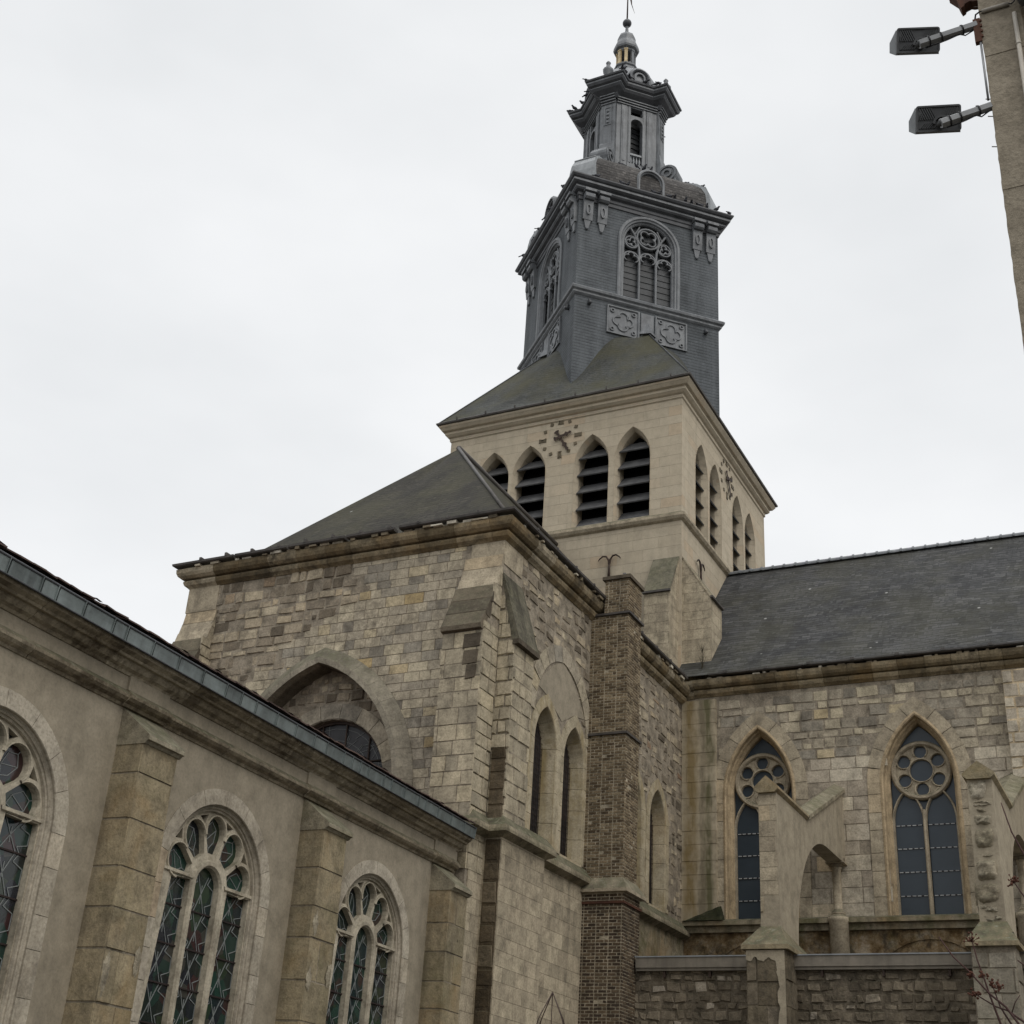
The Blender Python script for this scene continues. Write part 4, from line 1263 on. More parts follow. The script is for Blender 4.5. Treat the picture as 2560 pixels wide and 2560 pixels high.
# side buttress with its steep slope and black drip course
m_darkcap = stone_mat("sooty_mossy_cap", [(0.0, (0.10, 0.095, 0.07)), (1.0, (0.16, 0.145, 0.105))], grime=(0.03, 0.028, 0.022), grime_amt=1.0, streak=0.9, moss=0.3, soot=0.5, bump=0.9, top_moss=0.9)
def side_buttress():
    s_ = MB()
    S = Fr((RX, 0, 0), (1, 0, 0), (0, 0, 1), (0, -1, 0))
    s_.plate(S, [(0, 8.7), (0.45, 8.7), (0.45, 13.05), (0.02, 14.75), (0, 14.75)], [], -FY - 0.02, -FY - 1.02, 0)
    FB = Fr((0, FY, 0), (1, 0, 0))
    s_.masonry(FB, RX, RX + 0.46, 8.65, 13.05, (0.26, 0.40), (0.2, 0.5), 0.016, 0.02, (-0.01, 0.035), 0.02, 2, rng)
    for z0_ in (13.1, 13.45, 13.85, 14.25):
        wmx = 0.45 * (14.75 - z0_ - 0.35) / 1.7
        if wmx > 0.06: s_.masonry(FB, RX, RX + wmx, z0_, z0_ + 0.36, (0.35, 0.36), (0.5, 0.6), 0.012, 0.004, (0.004, 0.015), 0.01, 2, rng)
    FR = Fr((RX + 0.45, 0, 0), (0, 1, 0))
    s_.masonry(FR, FY, FY + 1.04, 8.65, 13.05, (0.26, 0.40), (0.3, 0.7), 0.014, 0.01, (0.0, 0.03), 0.016, 2, rng)
    o = part("side_buttress", s_, (m_mortar, m_rubble, m_facade2), tran)
    c = MB()
    poly = [(0.40, 12.93), (0.56, 12.95), (0.56, 13.06), (0.03, 14.80), (0.0, 14.72)]
    c.plate(S, poly, [], -FY + 0.02, -FY - 1.06, 0)
    part("sloping_cap", c, m_darkcap, o)
    c = MB(); c.plate(S, [(0.41, 12.90), (0.575, 12.92), (0.575, 13.03), (0.41, 13.03)], [], -FY + 0.05, -FY - 1.10, 0)
    part("drip_course", c, m_darkstone, o)
side_buttress()
# cut stones of the upper corner
b = MB()
b.box(FA, -14.75, RX + 0.012, 15.22, 15.70, -0.3, 0.02); b.box(SI, FY + 0.01, FY + 1.0, 15.05, 15.70, -0.3, 0.02)
part("corner_stone", b, m_dress, tran)
b = MB(); b.box(FA, LX - 0.01, -22.45, 14.95, 15.70, -0.3, 0.03)
part("corner_stone", b, m_dress, tran)

m_reveal = stone_mat("ochre_streaked_reveal", [(0.0, (0.38, 0.33, 0.235)), (1.0, (0.47, 0.405, 0.29))], grime=(0.25, 0.19, 0.08), grime_amt=0.6, streak=0.8, ochre=0.25, bump=0.4, pits=0.1)
# lancets in the side wall with pale splayed reveals and dark leaded glass
w = MB(); rr_ = random.Random(3)
w.blocks(LF, pointed_arch(0, LA, LSZ, LSP, LRI, 10), [(0.30, -0.03), (0.30, 0.022), (0.02, 0.025), (0.0, 0.0), (-0.10, -0.34), (-0.10, -0.55), (0.12, -0.55)], 0.62, 0.01, 0, rr_)
w.box(LF, -LA - 0.05, LA + 0.05, LSZ - 0.14, LSZ + 0.02, -0.5, 0.03)
gl = MB(); gl.plate(LF, pointed_arch(0, LA - 0.06, LSZ, LSP, LRI - 0.06, 10), [], -0.36, -0.40)
gr = MB()
for i in range(-5, 6): gr.tube([LF.p(i * 0.105, LSZ, -0.33), LF.p(i * 0.105, LSP + LRI * 0.9 - abs(i) * 0.12, -0.33)], 0.007, 4)
zz = LSZ + 0.1
while zz < LSP + LRI - 0.3: gr.tube([LF.p(-LA + 0.1, zz, -0.325), LF.p(LA - 0.1, zz, -0.325)], 0.007, 4); zz += 0.14
first = None
for c in lanc:
    if first is None:
        first = part("lancet_window", w, m_reveal, tran, True); part("dark_glass", gl, m_darkpane, first, True); gg = part("wire_guard", gr, m_iron, first, True); gg['kind'] = "stuff"; oo = first
    else: oo = copy_tree(first, tran)
    oo.location = SI.p(c, 0, 0) - Vector(tran.location); oo.rotation_euler = (0, 0, pi / 2)
b = MB()
b.blocks(SI, pointed_arc(29.67, 1.58, 12.05, 1.75, 12), [(0.42, -0.05), (0.42, 0.035), (0.0, 0.035), (0.0, -0.05)], 0.45, 0.02, 0, rng)
part("flush_relieving_arch", b, m_facade, tran)
b = MB()
b.plate(SI, [(28.2, 12.75), (28.9, 12.62), (29.7, 12.25), (30.4, 12.62), (31.1, 12.75), (30.75, 13.15), (30.2, 13.55), (29.67, 13.85), (29.1, 13.55), (28.6, 13.15)], [], 0.012, -0.02)
part("plaster_infill", b, m_chapel, tran)

# base of the transept: sloping string course and lower walls of big pale blocks
b = MB()
b.box(SI, FY, FY + 2.2, 0, 8.45, -0.2, 0.44, 0)
b.box(SI, FY + 2.2, NY - 6.4, 0, 8.45, -0.2, 0.06, 0)
b2 = MB(); b2.box(SI, NY - 6.4, NY, 0, 8.45, -0.2, 0.05, 0); part("mossy_base", b2, m_mossy, tran)
b.box(FA, -15.1, RX, 0, 8.45, -0.3, 0.62, 0)
part("lower_wall", b, m_ashlar, tran)
m_browncrust0 = stone_mat("brown_eroded_stone", [(0.0, (0.085, 0.065, 0.04)), (0.5, (0.12, 0.093, 0.06)), (1.0, (0.19, 0.155, 0.105))], grime=(0.03, 0.026, 0.02), grime_amt=0.8, streak=0.3, soot=0.3, bump=1.0, pits=0.5)
b = MB()
FLc = Fr((0, FY, 0), (1, 0, 0))
v = 2.6
while v < 8.36:
    h = min(rng.uniform(0.36, 0.52), 8.40 - v)
    if h < 0.05: break
    x1 = RX + 0.44 - rng.choice([0.0, 0.01, 0.03, 0.05])
    q = [(RX + 0.02 + rng.uniform(0, 0.05), v + 0.006), (x1, v + 0.006 + rng.uniform(-0.015, 0.015)), (x1 - rng.uniform(0, 0.06), v + h - 0.006), (RX + 0.02 + rng.uniform(0, 0.04), v + h - 0.006)]
    b.stone(FLc, q, rng.uniform(0.012, 0.035), 0.035, 0)
    v += h
b.box(FLc, RX + 0.05, RX + 0.41, 2.6, 8.38, -0.01, 0.008)
part("eroded_quoins", b, m_browncrust0, tran)
b = MB(); b.box(FLc, RX + 0.06, RX + 0.40, 8.76, 10.3, -0.01, 0.03)
v = 8.75
while v < 10.6:
    h = rng.uniform(0.28, 0.40)
    if rng.random() < 0.85: b.stone(FLc, [(RX + 0.03, v + 0.005), (RX + 0.44, v + 0.005), (RX + 0.42 + rng.uniform(-0.03, 0.02), v + h - 0.005), (RX + 0.04, v + h - 0.005)], 0.05, 0.03, 0)
    v += h
part("eroded_quoins", b, m_browncrust0, tran)
m_capline = stone_mat("dirty_string_stone", [(0.0, (0.22, 0.19, 0.13)), (1.0, (0.33, 0.285, 0.205))], grime=(0.05, 0.045, 0.03), grime_amt=0.8, streak=0.5, moss=0.4, soot=0.2, bump=0.8, top_moss=1.0)
b = MB()
strp = [(0.0, 8.90), (0.18, 8.66), (0.20, 8.58), (0.20, 8.52), (0.08, 8.46), (0.0, 8.42)]
path_s = [(RX + 0.06, 38.8), (RX + 0.06, FY + 2.24), (RX + 0.44, FY + 2.24), (RX + 0.44, FY - 0.01), (RX + 0.02, FY - 0.01), (RX + 0.02, FY - 0.64), (-15.15, FY - 0.64)]
b.blocks(HF, path_s, [(a, z) for a, z in strp] + [(-0.25, 8.42), (-0.25, 8.90)], 0.85, 0.006, 0, rng)
for i in range(len(b.v)): pass
part("base_string_course", b, m_capline, tran)

# cornice: stone mouldings, broken in places, with an eaves gutter on top
def cornice_profile(z): return [(-0.25, z + 0.0), (0.03, z), (0.06, z + 0.03), (0.13, z + 0.08), (0.16, z + 0.15), (0.16, z + 0.20), (0.10, z + 0.215), (0.10, z + 0.235), (0.20, z + 0.25), (0.28, z + 0.31), (0.32, z + 0.39), (0.33, z + 0.50), (-0.25, z + 0.50)]
b = MB()
cp = cornice_profile(15.66)
b.blocks(HF, [(RX, FY + 3.0), (RX, FY), (LX, FY), (LX, 40.0)], cp, 0.9, 0.008, 0, rng)
b.blocks(HF, [(RX, NY), (RX, FY + 3.0)], cp, 0.55, 0.02, 0, rng)
part("cornice", b, m_cornice, tran)
m_broken = stone_mat("broken_cornice_stone", [(0.0, (0.10, 0.08, 0.055)), (0.4, (0.27, 0.22, 0.15)), (0.7, (0.52, 0.47, 0.37)), (1.0, (0.62, 0.57, 0.47))], grime_amt=0.6, streak=0.2, soot=0.4, bump=1.0)
b = MB()
for k in range(34):                              # loose bedding stones under the gutter
    u = LX + 0.3 + (RX - LX - 0.3) * k / 34 + rng.uniform(-0.1, 0.1)
    if rng.random() < 0.75:
        b.box(FA, u, u + rng.uniform(0.1, 0.34), 16.155, 16.17 + rng.uniform(0.02, 0.085), 0.1, 0.36 + rng.uniform(-0.05, 0.06))
for k in range(40):
    u = FY + 0.4 + 12.0 * k / 40 + rng.uniform(-0.1, 0.1)
    if rng.random() < 0.75:
        b.box(SI, u, u + rng.uniform(0.08, 0.3), 16.155, 16.17 + rng.uniform(0.02, 0.085), 0.1, 0.36 + rng.uniform(-0.06, 0.06))
o = part("bedding_stones", b, m_broken, tran); o['kind'] = "stuff"
b = MB()
gp = [(0.20, 16.245), (0.38, 16.245), (0.42, 16.27), (0.43, 16.325), (0.40, 16.335), (0.20, 16.33)]
b.blocks(HF, [(-16.8, FY), (LX, FY), (LX, 40.0)], [(a, z - 0.02) for a, z in gp], 1.8, 0.06, 0, rng)
b.blocks(HF, [(RX, 38.1), (RX, FY), (-16.7, FY)], gp, 2.0, 0.03, 0, rng)
for k in range(11):
    u = LX + 0.5 + k * 0.85
    b.box(FA, u, u + 0.07, 16.30, 16.37 + rng.uniform(-0.03, 0.03), 0.25, 0.44)
for k in range(10):
    u = FY + 0.9 + k * 1.2
    b.box(SI, u, u + 0.06, 16.30, 16.36, 0.25, 0.44)
part("eaves_gutter", b, m_gutter, tran)

# hipped slate roof
ZR = 22.16
APX = Vector((TC - 0.06, 31.61, ZR))
b = MB()
e0, e1 = Vector((LX + 0.5, FY + 0.45, 16.32)), Vector((RX + 0.05, FY - 0.03, 16.32))
f0, f1 = Vector((LX - 0.2, 40.5, 16.32)), Vector((RX + 0.05, 40.5, 16.32))
rg = Vector((TC - 0.06, 40.5, ZR))
def grid_face(mb, A, B, C, Dd, n, m, sag=0.03, mi=0, seed=1):
    r_ = random.Random(seed); V = []
    ph = [r_.uniform(0, 6) for _ in range(4)]
    nn = (B - A).cross(Dd - A).normalized()
    for i in range(n + 1):
        for j in range(m + 1):
            s_, t = i / n, j / m
            p = A.lerp(B, s_).lerp(Dd.lerp(C, s_), t)
            amp = sag * min(1, 4 * s_ * (1 - s_) * 1.5) * min(1, 4 * t * (1 - t) * 1.5)
            p += nn * amp * (sin(s_ * 7 + ph[0]) * cos(t * 5 + ph[1]) + 0.6 * sin(s_ * 17 + ph[2] + t * 6))
            V.append(p)
    F = []
    for i in range(n):
        for j in range(m):
            a = i * (m + 1) + j
            F.append((a, a + m + 1, a + m + 2, a + 1))
    mb.add(V, F, mi, True)
grid_face(b, e0, e1, APX, APX, 20, 14, 0.035, 0, 2)
grid_face(b, e1, f1, rg, APX, 24, 14, 0.035, 0, 3)
grid_face(b, f0, e0, APX, rg, 24, 14, 0.03, 0, 4)
part("slate_roof", b, m_slate_t, tran)
b = MB()
b.tube([e1 + Vector((0, 0, 0.02)), APX + Vector((0, 0, 0.04))], 0.05, 6)
part("hip_ridge", b, m_gutter, tran)
b = MB()
b.tube([APX + Vector((0, 0, 0.04)), rg + Vector((0, 0, 0.04))], 0.09, 8)
part("ridge", b, m_gutter, tran)

# ================================================================== brick chimney on the transept wall
chim = thing("brick_chimney", "tall tan brick chimney climbing the stone transept side wall, darker towards its foot", "chimney", (-13.3, 31.8, 0))
CXF, CY0, CY1 = -12.77, 31.36, 32.32
def brick_tier(name, x0, x1, y0, y1, z0, z1, mats, seed):
    b = MB(); r_ = random.Random(seed)
    b.box(HF, x0, x1 - 0.012, y0 + 0.012, y1 - 0.012, z0, z1, 0)
    Ff = Fr((0, y0 + 0.012, 0), (1, 0, 0)); Fs = Fr((x1 - 0.012, 0, 0), (0, 1, 0))
    row = 0
    z = z0 + 0.005
    while z < z1 - 0.05:
        for fr, a, c in ((Ff, x0, x1), (Fs, y0, y1)):
            u = a - (0.0 if row % 2 else 0.115)
            k = row % 2
            while u < c:
                L = 0.225 if (k % 2 == 0) else 0.112
                if r_.random() < 0.06: L *= 0.9
                p0, p1 = max(u + 0.006, a), min(u + L - 0.006, c)
                if p1 - p0 > 0.03 and r_.random() > 0.012:
                    j = lambda: r_.uniform(-0.003, 0.003)
                    q = [(p0 + 0.004 + j(), z + 0.008 + j()), (p1 - 0.004 + j(), z + 0.008 + j()), (p1 - 0.004 + j(), z + 0.064 + j()), (p0 + 0.004 + j(), z + 0.064 + j())]
                    b.stone(fr, q, 0.012 + r_.uniform(-0.004, 0.003), 0.004, 1)
                u += L; k += 1
        z += 0.078; row += 1
    return part(name, b, mats, chim)
brick_tier("dark_base", RX, CXF + 0.07, CY0 - 0.07, CY1 + 0.07, 0.0, 8.30, (m_brickmortar, m_brickdark), 1)
brick_tier("shaft", RX, CXF, CY0, CY1, 8.64, 15.74, (m_brickmortar, m_brick), 2)
brick_tier("stack", -13.48, CXF, CY0, CY1, 15.80, 16.80, (m_brickmortar, m_brick), 3)
b = MB()
rc = lambda o, x0=RX: [(x0, CY0 - o), (CXF + o, CY0 - o), (CXF + o, CY1 + o), (x0, CY1 + o)][::-1]
b.ribbon(HF, rc(0.0), [(0.20, 8.30), (0.20, 8.38), (0.0, 8.68), (-0.2, 8.68), (-0.2, 8.30)], False, True)
part("stone_offset", b, m_dress, chim)
for z, o_, nm in ((8.02, 0.075, "band"), (12.36, 0.02, "band"), (15.74, 0.03, "band")):
    b = MB(); b.ribbon(HF, rc(0.0), [(o_, z), (o_ + 0.035, z + 0.005), (o_ + 0.035, z + 0.065), (o_, z + 0.07), (-0.1, z + 0.07), (-0.1, z)], False, True)
    part("tile_band", b, m_rust if z < 9 else m_gutter, chim)
b = MB()
b.box(HF, -13.54, CXF + 0.06, CY0 - 0.06, CY1 + 0.06, 16.80, 16.90)
part("top_slab", b, m_darkstone, chim)
b = MB()
b.tube([(-13.05, 31.7, 16.90), (-13.05, 31.7, 17.12)], 0.05, 8)
part("flue_pipe", b, m_gutter, chim)

# ================================================================== nave
nave = thing("church_nave", "stone church nave with tall blue-grey traceried windows under a long streaked slate roof", "church nave", (-6, 41, 0))
NA = Fr((0, NY, 0), (1, 0, 0))
NXR = 4.5
ncs = [-11.43, -6.71, -1.99]
NAh, NZ0, NZS, NRI = 1.06, 8.98, 12.70, 2.05
b = MB()
b.plate(NA, [(RX, 6.4), (NXR, 6.4), (NXR, 16.1), (RX, 16.1)], [pointed_arch(c, NAh, NZ0, NZS, NRI, 14) for c in ncs], 0, -0.8, 0)
def sk_n(u, v):
    for c in ncs:
        if inside_pointed(u, v, c, NAh + 0.30, NZS, NRI + 0.5): return True
    return False
b.masonry(NA, RX + 1.15, NXR, 13.6, 15.75, (0.22, 0.38), (0.26, 0.75), 0.026, 0.018, (0.004, 0.03), 0.022, 2, rng, lambda u, v: sk_n(u, v) or rng.random() < 0.08, 0.2)
b.masonry(NA, RX + 1.15, NXR, 8.9, 13.6, (0.36, 0.50), (0.55, 1.05), 0.014, 0.006, (0.004, 0.016), 0.010, 1, rng, sk_n)
part("walls", b, (m_mortar, m_nave, m_facade), nave)
def stain_pier():
    T = NT("algae_streaked_pier")
    pos = T.geo.outputs['Position']; uv = T.uv()
    c = T.ramp(T.geo.outputs['Random Per Island'], [(0, (0.36, 0.305, 0.215)), (1, (0.43, 0.37, 0.27))])
    c = T.mix(c, T.ramp(T.noise(pos, 3.1, 6, 0.65), [(0.3, 0.6), (0.5, 1.0), (0.7, 1.2)]), 0.8, 'MULTIPLY')
    P = T.node("ShaderNodeSeparateXYZ"); T.link(pos, P.inputs[0])
    nz = T.noise(T.mapped(pos, (2.0, 2.0, 0.5)), 1.2, 5, 0.65)
    for x0, wd, col, am in ((-12.98, 0.20, (0.075, 0.075, 0.03), 0.8), (-13.55, 0.25, (0.20, 0.14, 0.05), 0.75), (-13.2, 0.12, (0.09, 0.075, 0.045), 0.6)):
        d = T.math('ABSOLUTE', T.math('SUBTRACT', T.math('ADD', P.outputs[0], T.math('MULTIPLY', T.math('SUBTRACT', nz, 0.5), 0.5)), x0))
        f = T.ramp(T.math('DIVIDE', d, wd), [(0.3, 1.0), (1.0, 0.0)])
        br_ = T.ramp(T.noise(T.mapped(pos, (1, 1, 0.4)), 1.0, 4, 0.7), [(0.38, 0.0), (0.55, 1.0)])
        c = T.mix(c, col, T.math('MULTIPLY', T.math('MULTIPLY', f, br_), am))
    return T.done(c, 0.92, T.bump(T.noise(pos, 20, 5, 0.7), 0.012, 0.5), 0, 0.15)
m_stained_pier = stain_pier()
b = MB()
b.masonry(NA, RX, RX + 1.12, 8.9, 15.75, (0.40, 0.55), (0.55, 1.1), 0.010, 0.004, (0.124, 0.134), 0.008, 0, rng)
b.box(NA, RX + 0.01, RX + 1.10, 8.9, 15.75, -0.1, 0.12)
part("corner_pier", b, m_stained_pier, nave)
b = MB()
b.masonry(NA, -4.15, -3.25, 8.9, 15.7, (0.3, 0.45), (0.4, 0.9), 0.02, 0.015, (0.34, 0.38), 0.02, 0, rng)
b.box(NA, -4.13, -3.27, 6.5, 15.7, -0.1, 0.34)
part("wall_pier", b, m_nave, nave)
b = MB()
b.box(NA, RX, NXR, 6.4, 8.72, -0.1, 0.02)
for c in (-11.5, -6.75):
    b.blocks(NA, arc(c, 6.6, 1.75, 0.9 * pi, 0.1 * pi, 14), [(0.26, 0.0), (0.26, 0.06), (0.0, 0.06), (0.0, 0.0)], 0.5, 0.01, 0, rng)
m_orange = stone_mat("rust_orange_stained_stone", [(0.35, (0.16, 0.10, 0.045)), (0.5, (0.25, 0.18, 0.10)), (0.65, (0.30, 0.25, 0.18))], grime=(0.03, 0.028, 0.02), grime_amt=1.0, streak=0.4, soot=0.7, island=False, moss=0.4, bump=0.8)
part("lower_arcade_wall", b, m_orange, nave)
b = MB(); r_ = random.Random(61)
V, F = [], []
n = 150
for i in range(n + 1):
    x = RX + 0.05 + (NXR - RX - 0.1) * i / n
    h = 0.22 + 0.16 * sin(x * 1.35 + 0.6) + 0.05 * sin(x * 5.1) + r_.uniform(-0.03, 0.03)
    V += [NA.p(x, 6.86, 0.10), NA.p(x, 6.90 + max(0.05, h) * 0.6, 0.085), NA.p(x, 6.90 + max(0.05, h), 0.03)]
for i in range(n):
    for j in range(2): F.append((3 * i + j, 3 * i + 3 + j, 3 * i + 4 + j, 3 * i + 1 + j))
b.add(V, F, 0, True)
part("wet_moss_band", b, m_moss, nave)['kind'] = "stuff"
b = MB()
b.box(NA, RX + 0.1, NXR, 8.80, 8.92, -0.1, 0.30)
b.add([NA.p(RX + 0.1, 8.92, 0.30), NA.p(NXR, 8.92, 0.30), NA.p(NXR, 9.0, 0.05), NA.p(RX + 0.1, 9.0, 0.05)], [(0, 1, 2, 3)])
b.box(NA, RX + 0.1, NXR, 8.62, 8.795, -0.1, 0.14)
part("sill_string", b, m_mossy, nave)
b = MB(); r_ = random.Random(4)
V, F = [], []
NXm, NYm = 40, 10
for i in range(NXm + 1):
    for j in range(NYm + 1):
        t, q = i / NXm, j / NYm
        h = 0.50 * (t ** 0.9) * (1 if t < 0.9 else (1 - t) / 0.1) * sin(min(1, q * 1.6) * pi / 2) * (0.9 + 0.12 * sin(t * 9) * sin(q * 9 + t * 5)) + r_.uniform(-0.006, 0.006)
        V.append((-13.75 + 1.25 * t, NY - 0.36 + 0.24 * q + r_.uniform(-0.01, 0.01), 8.93 + max(0.0, h) * (0.25 if q == 0 else 1)))
for i in range(NXm):
    for j in range(NYm):
        a = i * (NYm + 1) + j; F.append((a, a + NYm + 1, a + NYm + 2, a + 1))
b.add(V, F, 0, True)
o = part("moss_mound", b, m_moss, nave); o['kind'] = "stuff"
# nave windows: voussoir band, stepped jambs, rose of six foils over two lancets
w = MB(); rr_ = random.Random(8)
npath = pointed_arch(0, NAh, NZ0, NZS, NRI, 16)
w.blocks(LF, npath, [(0.42, -0.04), (0.42, 0.034), (0.02, 0.034), (0.0, 0.0), (0.0, -0.04)], 0.60, 0.018, 0, rr_)
w.ribbon(LF, npath, [(0.06, 0.02), (0.06, 0.045), (0.0, 0.07), (-0.04, 0.05), (-0.05, -0.02), (-0.05, -0.12), (-0.085, -0.15), (-0.10, -0.19), (-0.085, -0.23), (-0.12, -0.27), (-0.16, -0.34), (-0.16, -0.62), (0.2, -0.62)], False, True)
tr = MB()
ia = NAh - 0.16
rz_ = 13.16
holes = [circle(0, rz_, 0.335, 26)]
for k in range(6):
    a = pi / 2 + k * pi / 3
    holes.append(circle(0.562 * cos(a), rz_ + 0.562 * sin(a), 0.192, 16))
tr.plate(LF, circle(0, rz_, 0.80, 40), holes, -0.40, -0.50)
def nrib(path, hw, w_out, closed=False, back=-0.52):
    tr.ribbon(LF, path, [(-hw, back), (-hw, w_out - 0.06), (-hw * 0.45, w_out), (hw * 0.45, w_out), (hw, w_out - 0.06), (hw, back)], closed, True)
nrib(circle(0, rz_, 0.80, 40), 0.075, -0.30, True)
nrib(circle(0, rz_, 0.345, 26), 0.022, -0.36, True)
for k in range(6):
    a = pi / 2 + k * pi / 3
    nrib(arc(0.562 * cos(a), rz_ + 0.562 * sin(a), 0.205, a - 2.4, a + 2.4, 14)[::-1], 0.028, -0.355)
nrib([(0, NZ0), (0, 12.0)], 0.06, -0.32)
for s_ in (-1, 1):
    nrib(pointed_arch(s_ * 0.455, 0.43, NZ0, 11.70, 0.92, 12), 0.035, -0.34)
gl = MB(); gl.plate(LF, pointed_arch(0, ia + 0.03, NZ0, NZS, NRI - 0.24, 14), [], -0.475, -0.50)
bars_n = []; clips = MB(); rc_n = random.Random(5)
for i in range(4):
    z = NZ0 + 0.62 + i * 0.66
    bm_ = MB(); bm_.box(LF, -ia, ia, z, z + 0.022, -0.474, -0.455); bars_n.append(bm_)
    for s_ in (-1, 1):
        for k in range(5):
            u = s_ * 0.455 - 0.37 + k * 0.155 + rc_n.uniform(-0.01, 0.01)
            clips.box(LF, u, u + 0.10, z - 0.006 + rc_n.uniform(-0.004, 0.004), z + 0.020, -0.456, -0.445)
first = None
for c in ncs:
    if first is None:
        first = part("traceried_window", w, m_dress, nave, True)
        part("tracery", tr, m_dress, first, True); part("glazing", gl, m_navepane, first, True)
        [part("saddle_bar", q__, m_bar, first, True) for q__ in bars_n]; q_ = part("glazing_clips", clips, m_clip, first, True); q_['kind'] = "stuff"
        oo = first
    else: oo = copy_tree(first, nave)
    oo.location = NA.p(c, 0, 0) - Vector(nave.location)
b = MB()
b.blocks(HF, [(NXR, NY), (RX + 0.36, NY)], cornice_profile(15.86), 0.72, 0.010, 0, rng)
b.ribbon(HF, [(RX + 0.42, NY), (RX, NY)], cornice_profile(15.84), False, True)
part("cornice", b, m_cornice, nave)
b = MB()
b.blocks(HF, [(NXR, NY), (-12.9, NY)], [(0.10, 16.43), (0.38, 16.43), (0.41, 16.45), (0.41, 16.505), (0.10, 16.50)], 1.5, 0.02, 0, rng)
for k in range(14):
    u = -12.4 + k * 1.33
    b.box(NA, u, u + 0.12, 16.47, 16.545, 0.2, 0.43)
part("eaves_gutter", b, m_gutter, nave)
b = MB()
for k in range(60):
    u = -12.9 + k * 0.29 + rng.uniform(-0.05, 0.05)
    if rng.random() < 0.5: b.box(NA, u, u + rng.uniform(0.06, 0.24), 16.362, 16.365 + rng.uniform(0.02, 0.06), 0.1, 0.33)
o = part("bedding_stones", b, m_broken, nave); o['kind'] = "stuff"
b = MB()
RZ = 22.50
grid_face(b, Vector((RX - 0.14, NY - 0.42, 16.46)), Vector((NXR, NY - 0.42, 16.46)), Vector((NXR, CY, RZ)), Vector((RX - 0.14, CY, RZ)), 50, 18, 0.025, 0, 7)
grid_face(b, Vector((NXR, 2 * CY - NY + 0.42, 16.46)), Vector((RX - 0.14, 2 * CY - NY + 0.42, 16.46)), Vector((RX - 0.14, CY, RZ)), Vector((NXR, CY, RZ)), 20, 8, 0.02, 0, 8)
part("slate_roof", b, m_slate_n, nave)
b = MB()
x = RX - 0.1; k = 0
while x < NXR:
    b.ribbon(Fr((0, CY, RZ), (0, 1, 0), (0, 0, 1), (1, 0, 0)), arc(0, -0.06, 0.16, 0, pi, 8)[::-1], [(0.0, x), (0.03, x), (0.03, x + 0.06), (0.0, x + 0.07), (0.0, x + 0.41), (-0.04, x + 0.41), (-0.04, x)], False, True, 0)
    x += 0.42
part("ridge_tiles", b, m_lead, nave)
b = MB()
b.box(HF, NXR - 0.3, NXR, NY + 0.8, 2 * CY - NY, 0, 16.4); b.box(HF, RX, NXR, 2 * CY - NY - 0.6, 2 * CY - NY, 0, 16.4)
part("far_walls", b, m_nave, nave)

# ================================================================== low aisle in front of the nave
AY = 32.2
aisle = thing("church_aisle", "low aisle with rough dark rubble wall under a plain grey fascia board", "church aisle", (-8, 35, 0))
AF = Fr((0, AY, 0), (1, 0, 0))
b = MB()
b.box(AF, CXF - 0.3, NXR, 0, 6.66, -0.6, 0.0, 0)
b.masonry(AF, CXF, NXR, 2.2, 6.60, (0.12, 0.26), (0.13, 0.42), 0.024, 0.034, (0.004, 0.038), 0.030, 1, rng, None, 0.35)
part("rubble_wall", b, (m_aislemortar, m_aisle), aisle)
b = MB(); b.box(AF, CXF + 0.12, NXR, 6.62, 6.86, 0.10, 0.16); b.box(AF, CXF + 0.12, NXR, 6.55, 6.62, 0.0, 0.13)
part("fascia_board", b, m_board, aisle)
b = MB(); b.box(AF, CXF + 0.1, NXR, 6.862, 6.89, -0.2, 0.18)
part("metal_drip_edge", b, m_leadlight, aisle)
b = MB()
for x in (-11.95, -10.8, -8.1, -6.7, -5.25): 
    o_ = MB(); o_.box(AF, x, x + 0.05, 6.40, 6.55, 0.0, 0.10); part("fascia_bracket", o_, m_iron, aisle)
b = MB(); b.box(HF, CXF - 0.2, NXR, AY + 0.02, NY - 0.02, 6.70, 6.86)
part("flat_roof", b, m_gutter, aisle)
pipe = MB()
pipe.tube([(-9.72, AY - 0.14, 6.40), (-9.72, AY - 0.14, 0.0)], 0.055, 10)
pipe.tube([(-9.72, AY - 0.14, 6.56), (-9.72, AY - 0.14, 6.36)], 0.075, 10)
pipe.tube([(-9.72, AY - 0.14, 6.10), (-9.72, AY - 0.14, 6.02)], 0.068, 10)
tag(pipe.build("downpipe", m_pipegrey), "slim grey rainwater downpipe on the dark rubble wall beside the buttress pier", "downpipe")

